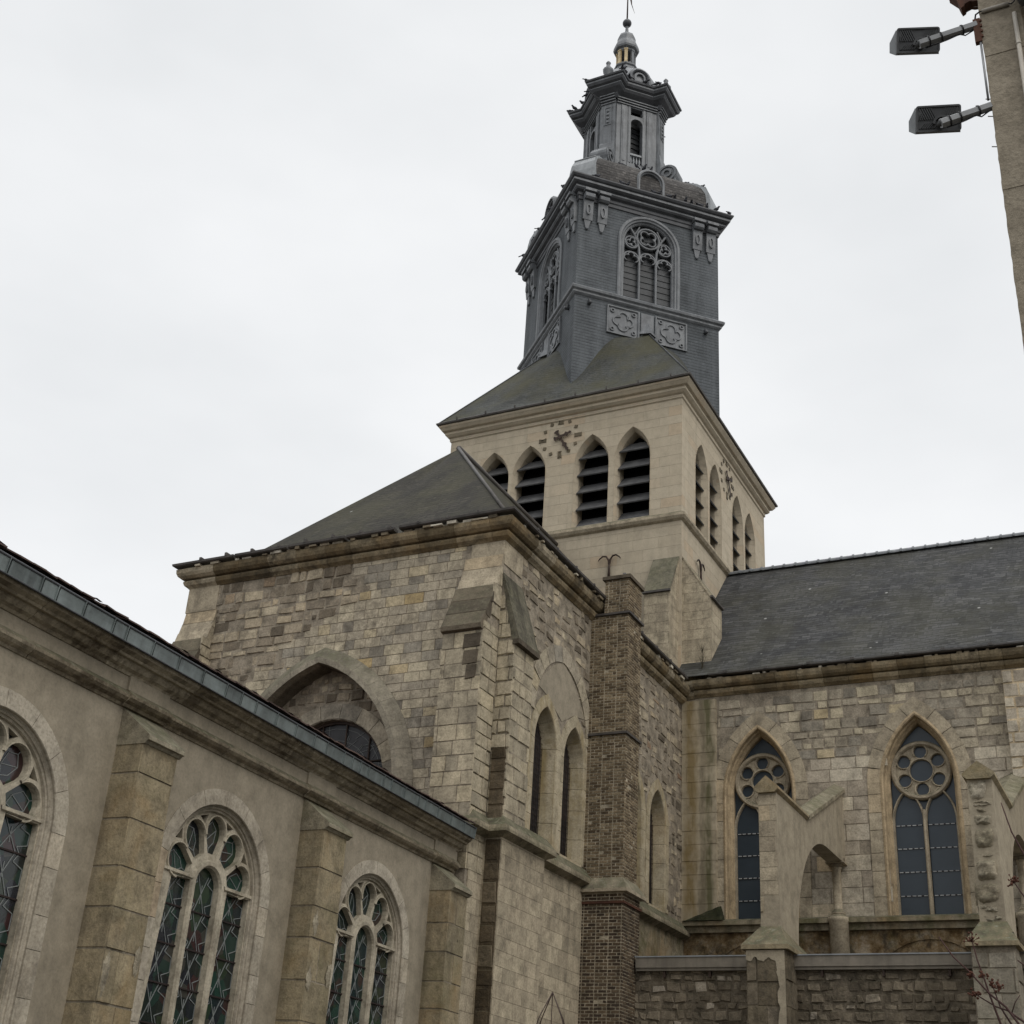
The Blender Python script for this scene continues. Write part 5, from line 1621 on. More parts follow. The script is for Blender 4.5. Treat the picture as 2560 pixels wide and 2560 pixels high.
# ================================================================== flying buttresses
def flying_buttress(xc, wd, rough, label, group, seed):
    r_ = random.Random(seed)
    fb = thing("flying_buttress", label, "flying buttress", (xc, AY - 0.4, 0), group)
    y0, y1 = 31.75, NY
    S = Fr((xc, 0, 0), (0, 1, 0), (0, 0, 1), (1, 0, 0))
    out = [(y0, 6.95), (33.40, 6.95)] + [(36.6 - 3.2 * cos(t), 7.3 + 3.15 * sin(t)) for t in [i / 14 * pi / 2 for i in range(15)]] + [(38.0, 10.45), (y1 - 0.01, 10.45), (y1 - 0.01, 12.52), (34.68, 10.72), (y0, 10.66)]
    b = MB(); b.plate(S, out, [], wd / 2, -wd / 2)
    m = part("arch_and_pier", b, m_flyer, fb)
    if rough:
        q = MB(); z = 7.45
        Ff = Fr((0, y0, 0), (1, 0, 0))
        while z < 10.6:
            h = r_.choice([0.14, 0.2, 0.3, 0.42, 0.5])
            if z + h > 10.66: h = 10.66 - z
            if h < 0.08: break
            x0_, x1_ = xc - wd / 2 - r_.uniform(-0.08, 0.06), xc + wd / 2 + r_.uniform(-0.14, 0.02)
            out_ = r_.uniform(0.02, 0.14) if h > 0.3 else r_.uniform(-0.02, 0.04)
            V, F = [], []
            n = 12
            kx, kz, ks = r_.uniform(3, 8), r_.uniform(3, 8), r_.uniform(0, 6)
            tl, tr_ = r_.uniform(-0.06, 0.06), r_.uniform(-0.06, 0.06)
            for i in range(n + 1):
                for j in range(n + 1):
                    a, c = i / n, j / n
                    ed = min(1, 5 * min(a, 1 - a)) * min(1, 4 * min(c, 1 - c))
                    nz = 0.035 * sin(a * kx + ks) * cos(c * kz + ks) + r_.uniform(-0.018, 0.018)
                    V.append(Ff.p(x0_ + (x1_ - x0_) * a + r_.uniform(-0.012, 0.012), z + h * c + (tl * (1 - a) + tr_ * a) * (0.5 if 0 < j < n else 0.8) + r_.uniform(-0.014, 0.014), -0.07 + (out_ + 0.07) * ed ** 0.6 + nz * (0.3 + ed)))
            for i in range(n):
                for j in range(n):
                    a = i * (n + 1) + j
                    F.append((a, a + n + 1, a + n + 2, a + 1))
            q.add(V, F, 0, True)
            z += h + r_.uniform(0.0, 0.03)
        part("eroded_stones", q, m_rubblepale, fb)
    else:
        q = MB()
        q.masonry(Fr((0, y0, 0), (1, 0, 0)), xc - wd / 2, xc + wd / 2, 8.2, 10.62, (0.32, 0.42), (0.5, 0.8), 0.006, 0.004, (0.004, 0.012), 0.006, 0, r_)
        q.masonry(Fr((0, y0, 0), (1, 0, 0)), xc - wd / 2 - 0.02, xc + wd / 2, 7.2, 8.2, (0.25, 0.35), (0.5, 0.8), 0.02, 0.02, (-0.02, 0.05), 0.03, 0, r_)
        part("pier_face", q, m_dress, fb)
    c = MB()
    Fc = Fr((xc, 0, 0), (1, 0, 0), (0, 0, 1), (0, 1, 0))
    ov = wd / 2 + 0.08
    cap = [(-ov, 10.74), (-ov, 10.80), (0, 11.08), (ov, 10.80), (ov, 10.74), (wd / 2 - 0.02, 10.66), (-wd / 2 + 0.02, 10.66)]
    c.plate(Fc, cap[::-1] if False else cap, [], y0 - 0.10, 34.62)
    part("gabled_coping", c, m_buttress, fb)
    c = MB()
    V = []
    for (y, z) in ((34.55, 10.74), (NY - 0.005, 12.60)):
        for (du, dz) in ((-ov, -0.05), (-ov, 0.06), (0, 0.22), (ov, 0.06), (ov, -0.05)):
            V.append((xc + du, y, z + dz))
    c.add(V, [(0, 1, 6, 5), (1, 2, 7, 6), (2, 3, 8, 7), (3, 4, 9, 8), (4, 0, 5, 9), (4, 3, 2, 1, 0), (5, 6, 7, 8, 9)])
    part("raking_coping", c, m_flycap, fb)
    # lower pier and its mossy pyramid offset
    c = MB()
    lo, hi = xc - 0.45, xc + 0.46
    c.box(HF, lo, hi, 31.28, AY + 0.2, 0, 6.90)
    c.masonry(Fr((0, 31.28, 0), (1, 0, 0)), lo, hi, 2.0, 6.75, (0.42, 0.6), (0.6, 1.0), 0.008, 0.012, (0.006, 0.035), 0.02, 1, r_)
    c.masonry(Fr((hi, 0, 0), (0, 1, 0)), 31.28, AY, 2.0, 6.75, (0.42, 0.6), (0.6, 1.0), 0.008, 0.012, (0.006, 0.03), 0.02, 1, r_)
    part("lower_pier", c, (m_browncrust if not rough else m_mortar, m_browncrust if not rough else m_aislepale), fb)
    if not rough:                                # ragged remains of pale plaster at the head and right edge of the pier
        p_ = MB(); V, F = [], []
        n = 26
        for i in range(n + 1):
            t = i / n; u = lo + (hi - lo) * t
            V += [(u, 31.235, 6.86), (u, 31.232, 6.86 - 0.12 - 0.10 * abs(sin(t * 9 + 1)) - r_.uniform(0, 0.05) - (0.28 if t > 0.8 else 0))]
        F = [(2 * i, 2 * i + 1, 2 * i + 3, 2 * i + 2) for i in range(n)]
        p_.add(V, F)
        V = []; n = 40
        for i in range(n + 1):
            z = 6.6 - 4.4 * i / n
            V += [(hi + 0.005, 31.236, z), (hi - 0.10 - 0.06 * abs(sin(i * 0.7)) - r_.uniform(0, 0.05), 31.234, z)]
        p_.add(V, [(2 * i, 2 * i + 1, 2 * i + 3, 2 * i + 2) for i in range(n)])
        q_ = part("plaster_remains", p_, m_flyer, fb); q_['kind'] = "stuff"
    c = MB()
    a0 = [(lo - 0.10, 31.18), (hi + 0.10, 31.18), (hi + 0.10, 33.45), (lo - 0.10, 33.45)]
    a1 = [(xc - wd / 2 - 0.0, y0 - 0.02), (xc + wd / 2 + 0.02, y0 - 0.02), (xc + wd / 2 + 0.02, 33.38), (xc - wd / 2, 33.38)]
    V = [(x, y, 6.88) for x, y in a0] + [(x, y, 6.98) for x, y in a0] + [(x, y, 7.48 if y < 32 else 7.3) for x, y in a1]
    c.add(V, [(3, 2, 1, 0)] + [(i, (i + 1) % 4, 4 + (i + 1) % 4, 4 + i) for i in range(4)] + [(4 + i, 4 + (i + 1) % 4, 8 + (i + 1) % 4, 8 + i) for i in range(4)] + [(8, 9, 10, 11)])
    part("weathered_offset", c, m_buttress, fb)
    # engaged colonnette under the springing
    c = MB()
    yy = NY - 0.24
    c.lathe((xc + 0.0, yy, 9.0), [(0.19, 0.0), (0.20, 0.06), (0.15, 0.12), (0.125, 0.16), (0.125, 1.26), (0.15, 1.28), (0.15, 1.32)], 14)
    c.lathe((xc + 0.0, yy, 10.32), [(0.13, 0.0), (0.15, 0.05), (0.19, 0.08), (0.17, 0.12), (0.24, 0.19), (0.26, 0.22), (0.26, 0.30)], 10)
    c.box(HF, xc - 0.27, xc + 0.27, yy - 0.24, NY - 0.01, 10.45 - 0.03, 10.452)
    c.lathe((xc + 0.0, yy, 6.88), [(0.27, 0.0), (0.27, 1.9), (0.30, 1.95), (0.30, 2.05), (0.2, 2.12)], 14)
    part("colonnette", c, m_dress, fb)
    return fb
m_browncrust = stone_mat("brown_crusted_stone", [(0.0, (0.13, 0.105, 0.07)), (0.5, (0.18, 0.15, 0.105)), (1.0, (0.25, 0.21, 0.155))], grime=(0.05, 0.042, 0.03), grime_amt=0.9, streak=0.5, soot=0.5, bump=1.0, pits=0.5)
m_flyer = stone_mat("smooth_flyer_stone", [(0.35, (0.344, 0.297, 0.220)), (0.65, (0.388, 0.336, 0.249))], grime_amt=0.3, streak=0.3, mott=0.4, island=False, bump=0.4, pits=0.15)
m_flycap = stone_mat("mossy_coping", [(0.3, (0.22, 0.19, 0.13)), (0.7, (0.33, 0.29, 0.21))], grime_amt=0.5, streak=0.2, island=False, moss=0.6, bump=0.9, top_moss=0.6)
m_rubblepale = stone_mat("eroded_pale_stone", [(0.0, (0.30, 0.26, 0.185)), (0.5, (0.38, 0.33, 0.24)), (1.0, (0.45, 0.40, 0.31))], grime_amt=0.8, streak=0.2, moss=0.3, soot=0.25, bump=1.0, pits=0.8)
m_aislepale = stone_mat("grey_pier_stone", [(0.0, (0.24, 0.215, 0.17)), (0.5, (0.31, 0.28, 0.22)), (1.0, (0.36, 0.325, 0.26))], grime_amt=0.6, streak=0.5, moss=0.2, bump=0.8)
flying_buttress(-9.16, 0.45, False, "slender pale flying buttress with smooth arch, standing before the left nave window", "flying buttresses of the nave", 21)
flying_buttress(-4.16, 0.55, True, "crumbling flying buttress of heavily eroded bulging stones beside the right nave window", "flying buttresses of the nave", 22)

# ================================================================== chapel on the left
ca = radians(2.6)
cn, ct = Vector((cos(ca), sin(ca), 0)), Vector((-sin(ca), cos(ca), 0))
CO = Vector((-13.59, 25.0, 0)) - cn * 0.42 - ct * 25.0
CH = Fr(CO, ct)
S0, S1 = 2.0, 25.05
chap = thing("side_chapel", "grey rendered side chapel with round-headed stained glass windows and a zinc gutter", "chapel", tuple(CO + ct * 14))
wcs = [6.91, 11.87, 16.85, 21.83]
CR, CZS, CZ0 = 1.28, 5.45, 2.30
rng = random.Random(77)
b = MB()
b.plate(CH, [(S0, 0), (S1, 0), (S1, 7.95), (S0, 7.95)], [round_arch(c, CR + 0.16, CZ0 - 0.1, CZS, 24) for c in wcs], 0, -0.6, 0)
b.box(CH, S0, S1, 7.62, 7.95, -0.3, 0.05, 0)
b.box(Fr(CH.p(0, 0, -11), ct), S0, S1, 0, 7.95, 0, 0.5, 0)
b.box(Fr(CH.p(S1, 0, 0), -cn), 0, 11, 0, 7.95, -0.0, 0.25, 0) if False else None
for c in (9.47, 14.45, 19.43, 24.42):             # the frieze steps forward over each buttress
    b.box(CH, c - 0.47, min(c + 0.47, S1), 7.69, 7.91, 0.0, 0.085, 0)
part("walls", b, m_chapel, chap)
b = MB()
b.blocks(CH, [(S1 + 0.0, 0), (S0, 0)], [(0, 0)], 1, 0, 0, rng) if False else None
HCH = Fr(CO, ct, cn, (0, 0, 1)); HCH = Fr(CO, ct, cn, (0, 0, 1))   # horizontal: u along wall, v outwards
def along(mb, prof, length, gap, s0=S0, s1=S1, end=True):
    """mouldings along the wall: profile [(out, z)]"""
    mb.blocks(HCH, [(s0, 0.0), (s1, 0.0)], prof, length, gap, 0, rng)
sp = [(-0.1, 7.46), (0.02, 7.46), (0.04, 7.50), (0.10, 7.53), (0.14, 7.57), (0.15, 7.61), (0.12, 7.65), (0.05, 7.70), (-0.1, 7.70)]
along(b, sp, 2.45, 0.014)
for c in (9.47, 14.45, 19.43, 24.42):
    b.ribbon(HCH, [(c - 0.49, 0), (min(c + 0.49, S1 + 0.02), 0)], [(a + (0.035 if a > 0 else 0), z + 0.002) for a, z in sp], False, True)
part("string_course", b, m_cornicec := stone_mat("chapel_moulding", [(0.0, (0.28, 0.235, 0.165)), (0.6, (0.36, 0.31, 0.225)), (1.0, (0.43, 0.375, 0.28))], grime=(0.075, 0.058, 0.038), grime_amt=1.0, streak=0.85, soot=0.3, bump=0.7, top_moss=0.9), chap)
b = MB()
along(b, [(-0.1, 7.90), (0.07, 7.90), (0.10, 7.94), (0.16, 7.97), (0.20, 8.02), (0.21, 8.05), (0.27, 8.05), (0.29, 8.08), (0.36, 8.12), (0.38, 8.16), (0.38, 8.19), (-0.1, 8.19)], 1.6, 0.01)
part("cornice", b, m_cornicec, chap)
b = MB()
s = S0
while s < S1:
    L = rng.choice([0.30, 0.42, 0.55, 0.6, 0.62])
    e = min(s + L, S1)
    b.ribbon(HCH, [(s + 0.022, 0), (e - 0.024, 0)], [(0.40, 8.17), (0.425, 8.165), (0.437, 8.27), (0.455, 8.38), (0.42, 8.385), (0.38, 8.2)], False, True)
    b.ribbon(HCH, [(e - 0.030, 0), (e - 0.016, 0)], [(0.41, 8.165), (0.437, 8.165), (0.472, 8.38), (0.43, 8.38)], False, True, 0)
    s = e
part("zinc_gutter_cladding", b, m_zinc, chap)
b = MB(); b.box(CH, S0, S1, 8.18, 8.37, 0.0, 0.405); part("gutter_box", b, m_black, chap)
b = MB()
b.tube([CH.p(S0, 8.385, 0.45), CH.p(S1, 8.385, 0.45)], 0.022, 8)
b.tube([CH.p(S0, 8.168, 0.42), CH.p(S1, 8.168, 0.42)], 0.014, 6)
part("gutter_roll", b, m_leaddark, chap)
rf = MB()
pitch = 0.36
def rz(w): return 8.455 + pitch * (0.46 - w)
s = S0
k = 0
while s < S1 - 0.1:
    e = s + 0.245
    for row in range(2):
        w1 = 0.45 - row * 0.30
        zz = 0.015 + 0.012 * row + rng.uniform(-0.006, 0.012)
        V = [CH.p(s + 0.004, rz(w1) + zz - 0.012, w1 + rng.uniform(-0.015, 0.02)), CH.p(e - 0.004, rz(w1) + zz - 0.012, w1 + rng.uniform(-0.015, 0.02)), CH.p(e - 0.004, rz(w1 - 0.4) + zz - 0.02, w1 - 0.4), CH.p(s + 0.004, rz(w1 - 0.4) + zz - 0.02, w1 - 0.4)]
        V += [q + Vector((0, 0, 0.022)) for q in V]
        rf.add(V, [(4, 5, 6, 7), (0, 1, 5, 4), (1, 2, 6, 5), (3, 0, 4, 7), (3, 2, 1, 0)])
    if rng.random() < 0.16:
        s_ = s + rng.uniform(0, 0.2); rf.add([CH.p(s_, rz(0.42) + 0.05, 0.44), CH.p(s_ + 0.12, rz(0.42) + 0.03, 0.45), CH.p(s_ + 0.14, rz(0.42) + 0.06, 0.36), CH.p(s_, rz(0.42) + 0.075, 0.36)], [(0, 1, 2, 3)])
    s = e
rf.add([CH.p(S0, rz(0.0), 0.0), CH.p(S1 + 0.9, rz(0.0), 0.0), CH.p(S1 + 0.9, rz(-5.6), -5.6), CH.p(S0, rz(-5.6), -5.6), CH.p(S1 + 0.9, rz(0.0) - 1, -11.2), CH.p(S0, rz(0.0) - 1, -11.2)], [(0, 1, 2, 3), (3, 2, 4, 5)])
part("tiled_roof", rf, m_tile, chap)

# round-headed windows
w = MB(); rr_ = random.Random(12)
rp_ = round_arch(0, CR, CZ0, CZS, 26)
w.blocks(LF, rp_, [(0.25, -0.03), (0.25, 0.014), (0.01, 0.014), (0.0, 0.0), (0.0, -0.03)], 0.52, 0.008, 0, rr_)
w.ribbon(LF, rp_, [(0.02, 0.012), (0.0, -0.035), (-0.02, -0.055), (-0.035, -0.045), (-0.052, -0.062), (-0.056, -0.085), (-0.075, -0.095), (-0.09, -0.085), (-0.10, -0.12), (-0.10, -0.5), (0.2, -0.5)], False, True, 0)
w.box(LF, -CR - 0.25, CR + 0.25, CZ0 - 0.25, CZ0, -0.4, 0.10)
tr = MB()
ri = CR - 0.10
hz = 5.47
petals = []
for k in range(5):
    a = radians(18 + 36 * k)
    d, t = Vector((cos(a), sin(a))), Vector((-sin(a), cos(a)))
    rc_, rr0 = 0.865, 0.240
    pts = []
    for i in range(11):
        q = -1.9 + 3.8 * i / 10
        v_ = d * (rc_ + rr0 * cos(q)) + t * (rr0 * sin(q))
        pts.append((v_.x, hz + v_.y))
    for sg in (1, -1):
        v_ = d * 0.52 + t * (sg * 0.125); pts.append((v_.x, hz + v_.y))
    petals.append(pts)
holes = petals + [round_arch(0, 0.315, CZ0 + 0.02, hz - 0.0, 16)]
for s_ in (-1, 1):
    holes.append([(s_ * 0.435, CZ0 + 0.02), (s_ * (ri - 0.025), CZ0 + 0.02), (s_ * (ri - 0.025), hz + 0.045), (s_ * 0.435, hz + 0.045)][::s_])
for k in range(1, 5):                          # little spandrel openings between the petals
    a = radians(36 * k); d, t = Vector((cos(a), sin(a))), Vector((-sin(a), cos(a)))
    pts = [d * 1.115 - t * 0.11, d * 1.115 + t * 0.11, d * 0.985]
    holes.append([(p.x, hz + p.y) for p in pts])
out = [(-ri - 0.05, CZ0)] + [(x, z) for x, z in arc(0, CZS, ri + 0.05, pi, 0, 24)] + [(ri + 0.05, CZ0)]
tr.plate(LF, out, holes, -0.13, -0.26)
cr_ = [(-0.055, -0.13), (-0.03, -0.095), (0.03, -0.095), (0.055, -0.13)]
for s_ in (-1, 1):
    tr.ribbon(LF, [(s_ * 0.375, CZ0), (s_ * 0.375, hz)], cr_)
    tr.ribbon(LF, [(s_ * 0.42, hz + 0.09), (s_ * ri, hz + 0.09)], [(-0.035, -0.13), (-0.02, -0.10), (0.02, -0.10), (0.035, -0.13)])
tr.ribbon(LF, arc(0, hz, 0.375, pi, 0, 16), cr_)
for k in range(5):
    a = radians(18 + 36 * k)
    tr.ribbon(LF, arc(0.865 * cos(a), hz + 0.865 * sin(a), 0.260, a + 1.9, a - 1.9, 14), [(-0.020, -0.13), (-0.010, -0.102), (0.010, -0.102), (0.020, -0.13)])
gl = MB(); gl.plate(LF, out, [], -0.23, -0.25)
cm = MB()
def line(x0, y0, x1, y1, t=0.0055):
    cm.ribbon(LF, [(x0, y0), (x1, y1)], [(-t, -0.229), (-t, -0.220), (t, -0.220), (t, -0.229)], False, True)
bars_c = []
for k in range(6):
    bm_ = MB(); bm_.box(LF, -1.15, 1.15, CZ0 + 0.56 * k - 0.011, CZ0 + 0.56 * k + 0.011, -0.23, -0.205); bars_c.append(bm_)
for c, hw in ((-0.795, 0.355), (0.0, 0.31), (0.795, 0.355)):
    z = CZ0; k = 0
    top = hz + 0.04 if c else hz + 0.28
    while z < top - 0.1:
        h = min(0.56, top - z)
        pass
        y0, y1, ym = z, z + h, z + h / 2
        a = hw * 0.42
        line(c - a, y0, c + a, y1); line(c + a, y0, c - a, y1)
        for s_ in (-1, 1):
            line(c + s_ * a, y0 + h * 0.2, c + s_ * hw * 0.95, y0 + h * 0.32); line(c + s_ * hw * 0.95, y0 + h * 0.32, c + s_ * hw * 0.95, y0 + h * 0.68)
            line(c + s_ * a, y1 - h * 0.2, c + s_ * hw * 0.95, y0 + h * 0.68)
            line(c + s_ * a, y1 - h * 0.2, c + s_ * a * 1.5, y1)
            line(c + s_ * a, y0 + h * 0.2, c + s_ * a * 1.5, y0)
        line(c, y0 + h * 0.25, c, y1 - h * 0.25)
        z += 0.56; k += 1
for k in range(5):
    a = radians(18 + 36 * k)
    d, t = Vector((cos(a), sin(a))), Vector((-sin(a), cos(a)))
    def L2(p, q):
        p, q = d * p[0] + t * p[1], d * q[0] + t * q[1]
        line(p.x, hz + p.y, q.x, hz + q.y, 0.005)
    hexa = [(0.62, 0.0), (0.73, 0.10), (0.93, 0.13), (1.04, 0.0), (0.93, -0.13), (0.73, -0.10)]
    for i in range(6): L2(hexa[i], hexa[(i + 1) % 6])
    L2((0.52, 0), (0.62, 0)); L2((0.73, 0.10), (0.93, -0.13)); L2((1.04, 0), (1.10, 0))
first = None
for c in wcs:
    if first is None:
        first = part("round_headed_window", w, m_dressc := stone_mat("chapel_window_stone", [(0.0, (0.40, 0.355, 0.28)), (0.5, (0.445, 0.395, 0.315)), (0.92, (0.49, 0.44, 0.35)), (1.0, (0.47, 0.28, 0.11))], grime=(0.13, 0.10, 0.065), grime_amt=0.5, streak=0.35, bump=0.3, pits=0.1), chap, True)
        m_trac = stone_mat("pale_tracery_stone", [(0.35, (0.42, 0.375, 0.29)), (0.65, (0.48, 0.43, 0.335))], grime=(0.14, 0.10, 0.06), grime_amt=0.35, streak=0.35, island=False, bump=0.3, pits=0.0)
        part("tracery", tr, m_trac, first, True); part("stained_glass", gl, m_stained, first, True)
        q_ = part("lead_cames", cm, m_came, first, True); q_['kind'] = "stuff"; [part("saddle_bar", q__, m_bar, first, True) for q__ in bars_c]
        oo = first
    else: oo = copy_tree(first, chap)
    oo.location = CH.p(c, 0, 0) - Vector(chap.location); oo.rotation_euler = (0, 0, pi / 2 + ca)

# chapel buttresses with overhanging sloped caps
m_capstone = stone_mat("mossy_cap_stone", [(0.0, (0.26, 0.23, 0.165)), (1.0, (0.36, 0.32, 0.235))], grime_amt=0.7, streak=0.3, moss=0.3, soot=0.15, bump=0.8, top_moss=0.9)
for i, c in enumerate((9.47, 14.45, 19.43, 24.42)):
    b = MB(); u0, u1 = c - 0.39, c + 0.39
    S = Fr(CH.O, CH.N, CH.V, CH.U)
    b.box(CH, u0 + 0.01, u1 - 0.01, 0, 6.92, -0.1, 0.465, 0)
    Fl = Fr(CH.p(u0 + 0.01, 0, 0), cn * 1.0); Fl = Fr(CH.p(u0 + 0.01, 0, 0), cn, (0, 0, 1), -ct)
    Fr_ = Fr(CH.p(u1 - 0.01, 0, 0), -cn, (0, 0, 1), ct)
    z = 1.6 + 0.2 * i
    r_ = random.Random(30 + i)
    while z < 6.9:
        h = r_.uniform(0.50, 0.68)
        if z + h > 6.6: h = 6.92 - z
        dz = 0.003
        jj = lambda: r_.uniform(-0.012, 0.012)
        if r_.random() < 0.35:
            m = c + r_.uniform(-0.1, 0.15)
            b.stone(CH, [(u0, z + dz), (m - 0.004, z + dz), (m - 0.004, z + h - dz), (u0, z + h - dz)], 0.48 + jj(), 0.012, 1, 0.44)
            b.stone(CH, [(m + 0.004, z + dz), (u1, z + dz), (u1, z + h - dz), (m + 0.004, z + h - dz)], 0.48 + jj(), 0.012, 1, 0.44)
        else:
            b.stone(CH, [(u0 + jj(), z + dz), (u1 + jj(), z + dz), (u1 + jj(), z + h - dz), (u0 + jj(), z + h - dz)], 0.48 + jj() * 0.4, 0.010, 1, 0.44)
        b.stone(Fl, [(-0.05, z + dz), (0.475, z + dz), (0.475, z + h - dz), (-0.05, z + h - dz)], 0.012, 0.012, 1)
        b.stone(Fr_, [(-0.475, z + dz), (0.05, z + dz), (0.05, z + h - dz), (-0.475, z + h - dz)], 0.012, 0.012, 1)
        z += h
    o = part("buttress", b, (m_mortar, m_buttress), chap)
    cpm = MB()
    poly = [(0.0, 6.90), (0.50, 6.90), (0.53, 6.94), (0.57, 6.95), (0.57, 7.01), (0.54, 7.04), (0.0, 7.46)]
    cpm.plate(S, poly, [], u1 + 0.045, u0 - 0.015)
    part("sloped_cap", cpm, m_capstone, o)
    if i in (1, 2):                              # chipped scars on the shaft edge
        r_ = random.Random(50 + i)
        for k in range(3):
            sc_ = MB()
            zc, uc = r_.uniform(3.4, 5.4), (u0 + 0.08 if k % 2 == 0 else u1 - 0.10)
            n = 22; V = [CH.p(uc, zc, 0.497)]
            for rad, ww in ((0.55, 0.503), (1.0, 0.486)):
                for q in range(n):
                    a = 2 * pi * q / n
                    V.append(CH.p(uc + rad * r_.uniform(0.05, 0.10) * cos(a), zc + rad * r_.uniform(0.12, 0.26) * sin(a), ww + r_.uniform(-0.006, 0.006)))
            F = [(0, 1 + q, 1 + (q + 1) % n) for q in range(n)] + [(1 + q, 1 + n + q, 1 + n + (q + 1) % n, 1 + (q + 1) % n) for q in range(n)]
            sc_.add(V, F, 0, True)
            part("chipped_scar", sc_, m_rubblepale, o)

# ================================================================== rendered building at the right edge
bld = thing("rendered_building", "tall stained building edge in rough grey-brown render, carrying two floodlights and pipes", "building", (-0.75, 12, 0))
BY, BX = 12.0, -0.75
BFc = Fr((0, BY, 0), (1, 0, 0))
b = MB()
b.box(HF, BX, -0.315, BY, BY + 9, 0, 14.6); b.box(HF, -0.315, 5.0, BY + 0.12, BY + 9, 0, 14.6)
r_ = random.Random(6)
# slightly uneven skin of the visible front
V, F = [], []
nx, nz = 8, 120
for i in range(nx + 1):
    for j in range(nz + 1):
        x = BX + (0.435) * i / nx; z = 5 + 9.6 * j / nz
        V.append((x + (r_.uniform(-0.006, 0.004) if i == 0 else 0), BY - 0.008 - r_.uniform(0, 0.006), z))
for i in range(nx):
    for j in range(nz):
        a = i * (nz + 1) + j; F.append((a, a + nz + 1, a + nz + 2, a + 1))
b.add(V, F, 0, True)
part("wall", b, m_render, bld)
b = MB(); b.box(BFc, BX, -0.32, 13.20, 13.212, 0.008, 0.018); b.box(BFc, BX, -0.32, 11.3, 11.312, 0.008, 0.018)
o_ = part("render_joint", b, m_render, bld); o_['kind'] = "stuff"
b = MB()
S = Fr((0, 0, 0), (0, 1, 0), (0, 0, 1), (1, 0, 0))
pts = [(-1.06, 14.62), (-1.06, 14.30), (-0.97, 14.17), (-0.955, 14.10), (-0.935, 14.03), (-0.90, 14.05), (-0.89, 14.08), (-0.83, 14.10), (-0.80, 14.08), (-0.752, 14.07), (-0.752, 14.62)]
b.plate(BFc, pts, [], 0.02, -0.12)
part("rusty_eave", b, m_rust, bld)
b = MB(); b.box(BFc, -0.83, -0.752, 13.45, 13.80, -0.04, 0.02)
for k in range(4): b.box(BFc, -0.76, -0.735, 13.50 + k * 0.08, 13.53 + k * 0.08, 0.005, 0.03)
part("mounting_plate", b, m_rust, bld)
b = MB(); b.tube([BFc.p(-0.775, 13.44, 0.0), BFc.p(-0.775, 12.58, 0.0)], 0.014, 6)
part("thin_conduit", b, m_galv, bld)
b = MB(); b.tube([BFc.p(-0.72, 13.868, 0.035), BFc.p(-0.43, 13.868, 0.035)], 0.026, 8)
part("horizontal_conduit", b, m_plastic, bld)
b = MB(); b.tube([BFc.p(-0.805, 13.80, 0.0), BFc.p(-0.79, 13.86, 0.02), BFc.p(-0.74, 13.872, 0.035), BFc.p(-0.72, 13.868, 0.035)], 0.010, 6)
b.tube([BFc.p(-0.43, 13.868, 0.035), BFc.p(-0.40, 13.84, 0.05), BFc.p(-0.37, 13.86, 0.05), BFc.p(-0.34, 13.95, 0.05)], 0.009, 6)
part("cable", b, m_cable, bld)
b = MB(); b.tube([BFc.p(-0.385, 13.70, 0.04), BFc.p(-0.385, 3.0, 0.04)], 0.026, 10)
for z in (13.22, 11.2, 9.2): b.tube([BFc.p(-0.385, z, 0.04), BFc.p(-0.385, z + 0.02, 0.04)], 0.03, 10)
part("plastic_pipe", b, m_plastic, bld)
b = MB(); b.lathe((-0.16, BY - 0.16, 13.72), [(0.10, 0.0), (0.17, 0.03), (0.18, 0.10), (0.16, 0.13), (0.18, 0.16), (0.18, 0.7)], 20)
part("grey_drum", b, m_lampgrey, bld)
for z in (13.98, 12.58, 12.33, 11.9):
    b = MB(); b.tube([BFc.p(-0.74, z, 0.0), BFc.p(-0.80, z + 0.005, 0.02)], 0.006, 5)
    part("wall_spike", b, m_iron, bld)

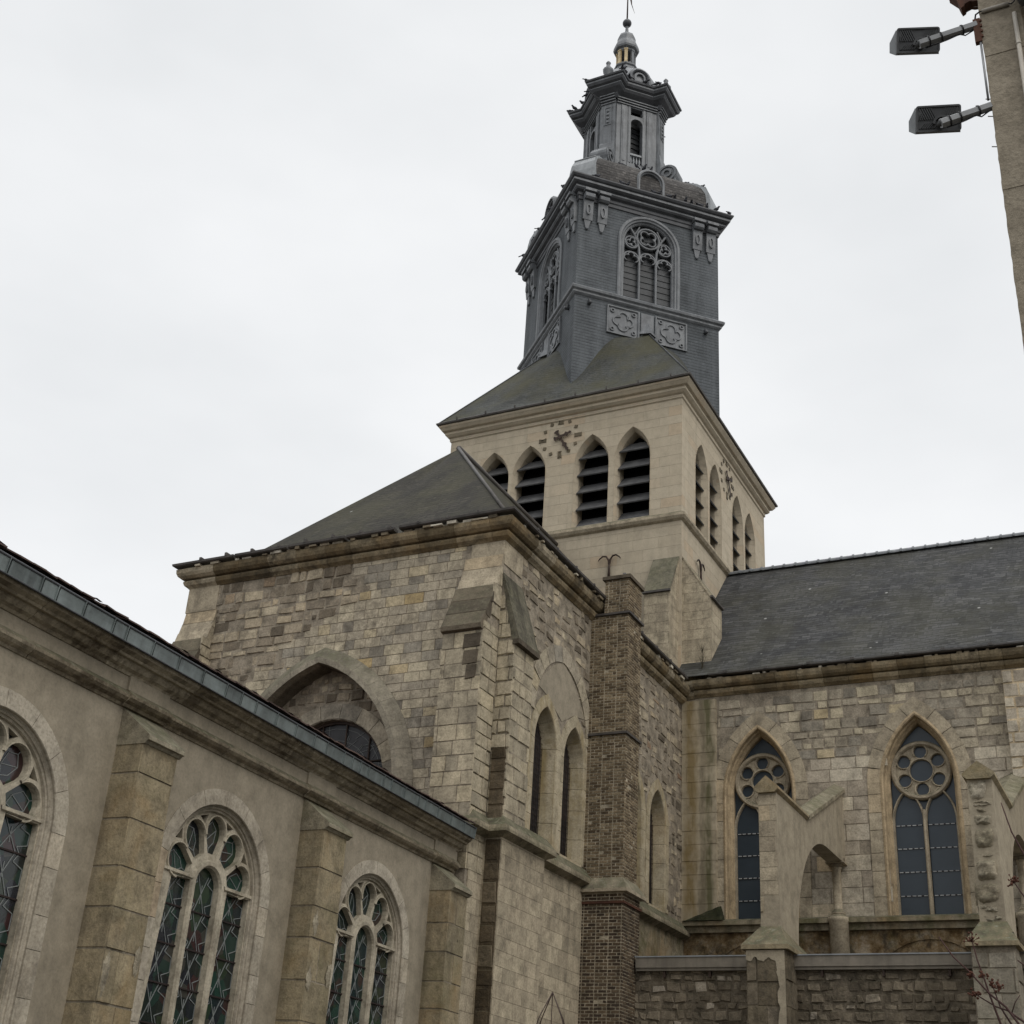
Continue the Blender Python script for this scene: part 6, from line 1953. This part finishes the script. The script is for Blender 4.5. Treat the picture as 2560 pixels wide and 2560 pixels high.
def floodlight(zarm, wx, tipx, hc, yaw, tilt, label):
    t = thing("floodlight", label, "floodlight", (wx, BY - 0.02, zarm), "floodlights on the rendered building")
    a = MB()
    P0, P1 = Vector((wx, BY + 0.02, zarm)), Vector((tipx, BY - 0.14, zarm - 0.20))
    a.tube([P0, P1], 0.056, 6, 0, False)
    part("arm", a, m_galv, t)
    c = MB()
    for f in (0.25, 0.62, 0.83):
        p = P0.lerp(P1, f); d = (P1 - P0).normalized()
        c.tube([p - d * 0.008, p + d * 0.008], 0.062, 8, 0, False)
    part("cable_tie", c, m_cable, t)
    c = MB()
    pts = [P0 + Vector((-0.02, 0, -0.06)), P0.lerp(P1, 0.2) + Vector((0, 0, -0.10)), P0.lerp(P1, 0.3) + Vector((0, 0, -0.055)), P0.lerp(P1, 0.5) + Vector((0, 0, -0.075)), P0.lerp(P1, 0.7) + Vector((0, 0, -0.085)), P0.lerp(P1, 0.9) + Vector((0.0, 0.05, -0.04))]
    c.tube(pts, 0.008, 5)
    part("cable", c, m_cable, t)
    U = Vector((cos(yaw), sin(yaw), 0)); Bk = Vector((sin(yaw), -cos(yaw), 0))      # back of the lamp faces the viewer's side
    V = Vector((0, 0, 1)) * cos(tilt) + Bk * sin(tilt)
    N = U.cross(V)
    F = Fr(hc, U, V, N)
    h = MB()
    W, H = 0.245, 0.15
    def rr(w_, h_, r_): return arc(w_ - r_, h_ - r_, r_, 0, pi / 2, 4) + arc(-w_ + r_, h_ - r_, r_, pi / 2, pi, 4) + arc(-w_ + r_, -h_ + r_, r_, pi, 1.5 * pi, 4) + arc(w_ - r_, -h_ + r_, r_, 1.5 * pi, 2 * pi, 4)
    h.plate(F, rr(W, H, 0.03), [], 0.0, -0.05)
    h.ribbon(F, rr(W, H, 0.03)[::-1], [(-0.02, 0.0), (-0.02, 0.018), (0.0, 0.018), (0.0, 0.0)], True)
    part("housing", h, m_lampgrey, t)
    v_ = MB()
    V0 = [F.p(x, y, -0.052) for x, y in ((-W, -H), (W, -H), (W, H), (-W, H))] + [F.p(x, y, -0.13) for x, y in ((-W - 0.06, -H * 0.6), (W * 0.9, -H * 0.6), (W * 0.9, H * 0.5), (-W - 0.06, H * 0.2))]
    v_.add(V0, [(0, 1, 2, 3), (4, 7, 6, 5), (0, 4, 5, 1), (1, 5, 6, 2), (2, 6, 7, 3), (3, 7, 4, 0)])
    part("lens_cover", v_, m_leadlight, t)
    f_ = MB()
    for k in range(9):
        for s_ in (-1, 1):
            x = s_ * (0.022 + k * 0.025)
            f_.ribbon(F, [(x, -0.01), (min(max(x + s_ * 0.06, -W + 0.03), W - 0.03), H - 0.03)], [(-0.005, 0.0), (-0.005, 0.016), (0.005, 0.016), (0.005, 0.0)], False, True)
    for k in range(7):
        f_.ribbon(F, [(-W + 0.04 + k * 0.025, -H + 0.04), (-W + 0.10 + k * 0.025, -0.04)], [(-0.005, 0.0), (-0.005, 0.016), (0.005, 0.016), (0.005, 0.0)], False, True)
    o = part("cooling_fins", f_, m_lampgrey, t); o['kind'] = "stuff"
    j = MB()
    j.ribbon(F, arc(0.03, -0.07, 0.085, 0, pi, 12), [(-0.012, 0.0), (-0.012, 0.05), (0.012, 0.05), (0.012, 0.0)], False, True)
    j.tube([P1 + Vector((-0.01, 0.0, 0)), F.p(0.03, -0.07, 0.0)], 0.035, 8)
    part("knuckle_joint", j, m_lampgrey, t)
floodlight(13.74, -0.80, -1.42, Vector((-1.455, 12.10, 13.845)), radians(20), radians(24), "upper floodlight on the rendered building, its arm bound with black cable ties")
floodlight(12.50, -0.76, -1.28, Vector((-1.325, 12.10, 12.595)), radians(18), radians(24), "lower floodlight on the rendered building, pale side visor showing, below the other floodlight")

# ================================================================== plants and small things
sh = thing("dry_shrub", "bare reddish shrub stems with withered seed heads before the eroded flying buttress", "shrub", (-0.95, 8.0, 0))
stems = [
    [(-0.70, 8.1, 0.0), (-0.80, 8.05, 1.4), (-0.94, 8.0, 2.30), (-1.06, 8.0, 2.55), (-1.10, 8.0, 2.69), (-1.12, 8.0, 2.77), (-1.15, 8.0, 2.88), (-1.17, 8.0, 2.99)],
    [(-0.62, 7.9, 0.0), (-0.75, 7.95, 1.6), (-0.90, 7.97, 2.45), (-1.02, 7.97, 2.63), (-1.10, 7.97, 2.70), (-1.19, 7.97, 2.81), (-1.27, 7.97, 2.89), (-1.34, 7.97, 3.00)],
    [(-0.55, 8.0, 0.0), (-0.70, 8.0, 1.9), (-0.86, 8.02, 2.48), (-0.94, 8.03, 2.56), (-1.02, 8.03, 2.62), (-1.08, 8.03, 2.64), (-1.19, 8.03, 2.71)],
    [(-0.66, 8.15, 0.0), (-0.85, 8.1, 1.8), (-1.01, 8.06, 2.55), (-1.06, 8.06, 2.64), (-1.09, 8.06, 2.75)],
    [(-1.00, 8.03, 2.61), (-0.98, 8.03, 2.66), (-0.95, 8.03, 2.70)],
    [(-0.45, 7.9, 0.0), (-0.55, 7.9, 2.2), (-0.72, 7.95, 3.1), (-0.85, 8.0, 3.45), (-0.90, 8.0, 3.57), (-0.94, 8.0, 3.74)],
    [(-0.50, 8.05, 0.0), (-0.60, 8.0, 2.0), (-0.78, 8.0, 2.95), (-0.87, 8.0, 3.21), (-0.92, 8.0, 3.30)],
    [(-0.40, 8.0, 0.0), (-0.62, 8.0, 2.2), (-0.84, 8.0, 2.76), (-0.91, 8.0, 2.85), (-0.94, 8.0, 2.875)],
]
for st_ in stems:
    b = MB()
    n = len(st_)
    b.tube(st_, [0.0085 - 0.0055 * (i / (n - 1)) if n > 4 else 0.004 - 0.001 * i for i in range(n)], 6)
    part("stem", b, m_twig, sh)
heads = [(-1.17, 8.0, 2.99, 1.0), (-1.19, 8.03, 2.71, 0.9), (-1.09, 8.06, 2.76, 1.0), (-1.05, 8.02, 2.74, 0.8), (-0.92, 8.0, 3.30, 1.0), (-1.13, 8.0, 2.80, 0.7), (-1.19, 7.97, 2.80, 0.55)]
r_ = random.Random(14)
for (x, y, z, s_) in heads:
    b = MB()
    for k in range(26):
        d = Vector((r_.gauss(0, 1), r_.gauss(0, 1), r_.gauss(0, 0.9))).normalized() * r_.uniform(0.006, 0.042) * s_
        p = Vector((x, y, z)) + d
        b.tube([(x, y, z - 0.015), tuple(p)], 0.0015, 4)
        b.sphere(p, r_.uniform(0.004, 0.008), 6)
    part("seed_head", b, m_seed, sh)

ob = thing("garden_obelisk", "pointed plant obelisk of thin black wires before the pale lower transept wall", "plant support", (-5.0, 10.79, 0))
b = MB()
OZ = 3.10
for k in range(4):
    a = pi / 4 + k * pi / 2 + 0.35
    pts = []
    for i in range(15):
        t = i / 14
        z = OZ * (1 - t * t * 0.0) if False else OZ - t * 2.9
        r0 = 0.30 * sin(min(1.0, (OZ - z) / 0.9) * pi / 2) ** 0.8 if z < OZ else 0
        pts.append((-5.0 + r0 * cos(a), 10.79 + r0 * sin(a), z))
    b = MB(); b.tube(pts, 0.005, 5)
    part("bent_wire", b, m_iron, ob)
b = MB(); b.tube([(-5.0, 10.79, OZ), (-5.0, 10.79, 0.0)], 0.004, 5); part("centre_rod", b, m_iron, ob)
for z in (2.2, 1.2):
    b = MB(); b.ribbon(Fr((-5.0, 10.79, z), (1, 0, 0), (0, 1, 0), (0, 0, 1)), circle(0, 0, 0.30, 24), [(-0.004, 0), (0, 0.004), (0.004, 0), (0, -0.004)], True, True); part("wire_hoop", b, m_iron, ob)

def weed(name, label, base, n, h, seed):
    t = thing(name, label, "weed", base)
    r_ = random.Random(seed)
    b = MB()
    b.tube([base, (base[0] + 0.02, base[1], base[2] + h)], [0.012, 0.004], 5)
    for k in range(n):
        z = base[2] + h * r_.uniform(0.15, 0.9); a = r_.uniform(0, 2 * pi); L = h * r_.uniform(0.12, 0.3)
        b.tube([(base[0], base[1], z), (base[0] + L * 0.4 * cos(a), base[1] + L * 0.4 * sin(a), z + L)], [0.006, 0.003], 4)
    part("stalks", b, m_weed, t)
weed("wall_weed", "dry upright weed growing from the cornice at the foot of the tower buttress", (-13.20, 38.75, 16.40), 40, 1.15, 2)

# pigeons: one bird, copied
def pigeon_mesh():
    b = MB()
    b.sphere((0, 0, 0.10), 0.075, 10, 0, 1.5, 0.85, 0.9)
    b.sphere((0.115, 0, 0.185), 0.038, 8)
    b.tube([(0.06, 0, 0.13), (0.11, 0, 0.18)], [0.05, 0.034], 8)
    b.add([(-0.08, -0.035, 0.10), (-0.08, 0.035, 0.10), (-0.23, 0.03, 0.05), (-0.23, -0.03, 0.05), (-0.08, 0, 0.125), (-0.22, 0, 0.065)], [(0, 1, 2, 3), (0, 3, 5, 4), (4, 5, 2, 1), (3, 2, 5)])
    b.add([(0.15, -0.008, 0.18), (0.15, 0.008, 0.18), (0.178, 0, 0.172), (0.15, 0, 0.19)], [(0, 1, 2), (1, 3, 2), (3, 0, 2)])
    for s_ in (-1, 1): b.tube([(0.0, s_ * 0.025, 0.04), (0.01, s_ * 0.025, 0.0)], 0.007, 5)
    return b
pig = pigeon_mesh().build("pigeon", m_pigeon)
first_p = True
r_ = random.Random(40)
def put_pigeon(p, rz_, label, group, s_=1.0):
    global first_p
    o = pig if first_p else pig.copy()
    if not first_p: COL.objects.link(o)
    first_p = False
    o.location = p; o.rotation_euler = (0, 0, rz_); o.scale = (s_, s_, s_)
    tag(o, label, "pigeon", group)
def edge_pt(path, t):
    n = len(path); seg = t * n; i = int(seg) % n; f = seg - int(seg)
    return Vector(path[i]).lerp(Vector(path[(i + 1) % n]), f)
big = [(CX, CY - D - 0.66), (CX - D - 0.66, CY)]       # left eave of the belfry cornice
lab = "pigeon perched along the left edge of the belfry cornice"
for t in (0.16, 0.37, 0.46, 0.58, 0.70, 0.86):
    q = Vector(big[0]).lerp(Vector(big[1]), t); put_pigeon((q.x, q.y, 39.29), r_.uniform(0, 6.28), lab, "pigeons on the left belfry cornice edge", r_.uniform(0.95, 1.15))
big = [(CX, CY - D - 0.62), (CX + D + 0.62, CY)]
lab = "pigeon perched along the front edge of the belfry cornice"
for t in (0.14, 0.30, 0.33, 0.50, 0.53, 0.60, 0.63, 0.70, 0.74, 0.78, 0.80, 0.84, 0.90, 0.985):
    q = Vector(big[0]).lerp(Vector(big[1]), t); put_pigeon((q.x, q.y, 39.30), r_.uniform(0, 6.28), lab, "pigeons on the front belfry cornice edge", r_.uniform(0.95, 1.15))
stp = star(2.46, 0.93, 1.42 + 0.53)[::-1]
lab = "pigeon perched on the rim of the lantern cornice"
for k in range(30):
    t = r_.uniform(0.55, 1.30) % 1.0
    q = edge_pt(stp, t); put_pigeon((q.x, q.y, 47.10), r_.uniform(0, 6.28), lab, "pigeons on the lantern cornice", r_.uniform(0.95, 1.2))
lab = "pigeon resting on the ledge at the foot of the lantern"
for k in range(12):
    a = r_.uniform(-pi / 2 - 0.4, 0.3)
    put_pigeon((CX + 2.08 * cos(a), CY + 2.08 * sin(a), 41.90), r_.uniform(0, 6.28), lab, "pigeons at the foot of the lantern", r_.uniform(0.95, 1.15))
lab = "pigeon on top of the pale ribbed corner of the bulbous roof"
for k, (r0_, z_) in enumerate(((3.55, 41.22), (3.15, 41.43), (2.85, 41.55), (3.85, 41.02))):
    put_pigeon((CX + r0_, CY + r_.uniform(-0.3, 0.3), z_), r_.uniform(0, 6.28), lab, "pigeons on the bulbous roof rib")
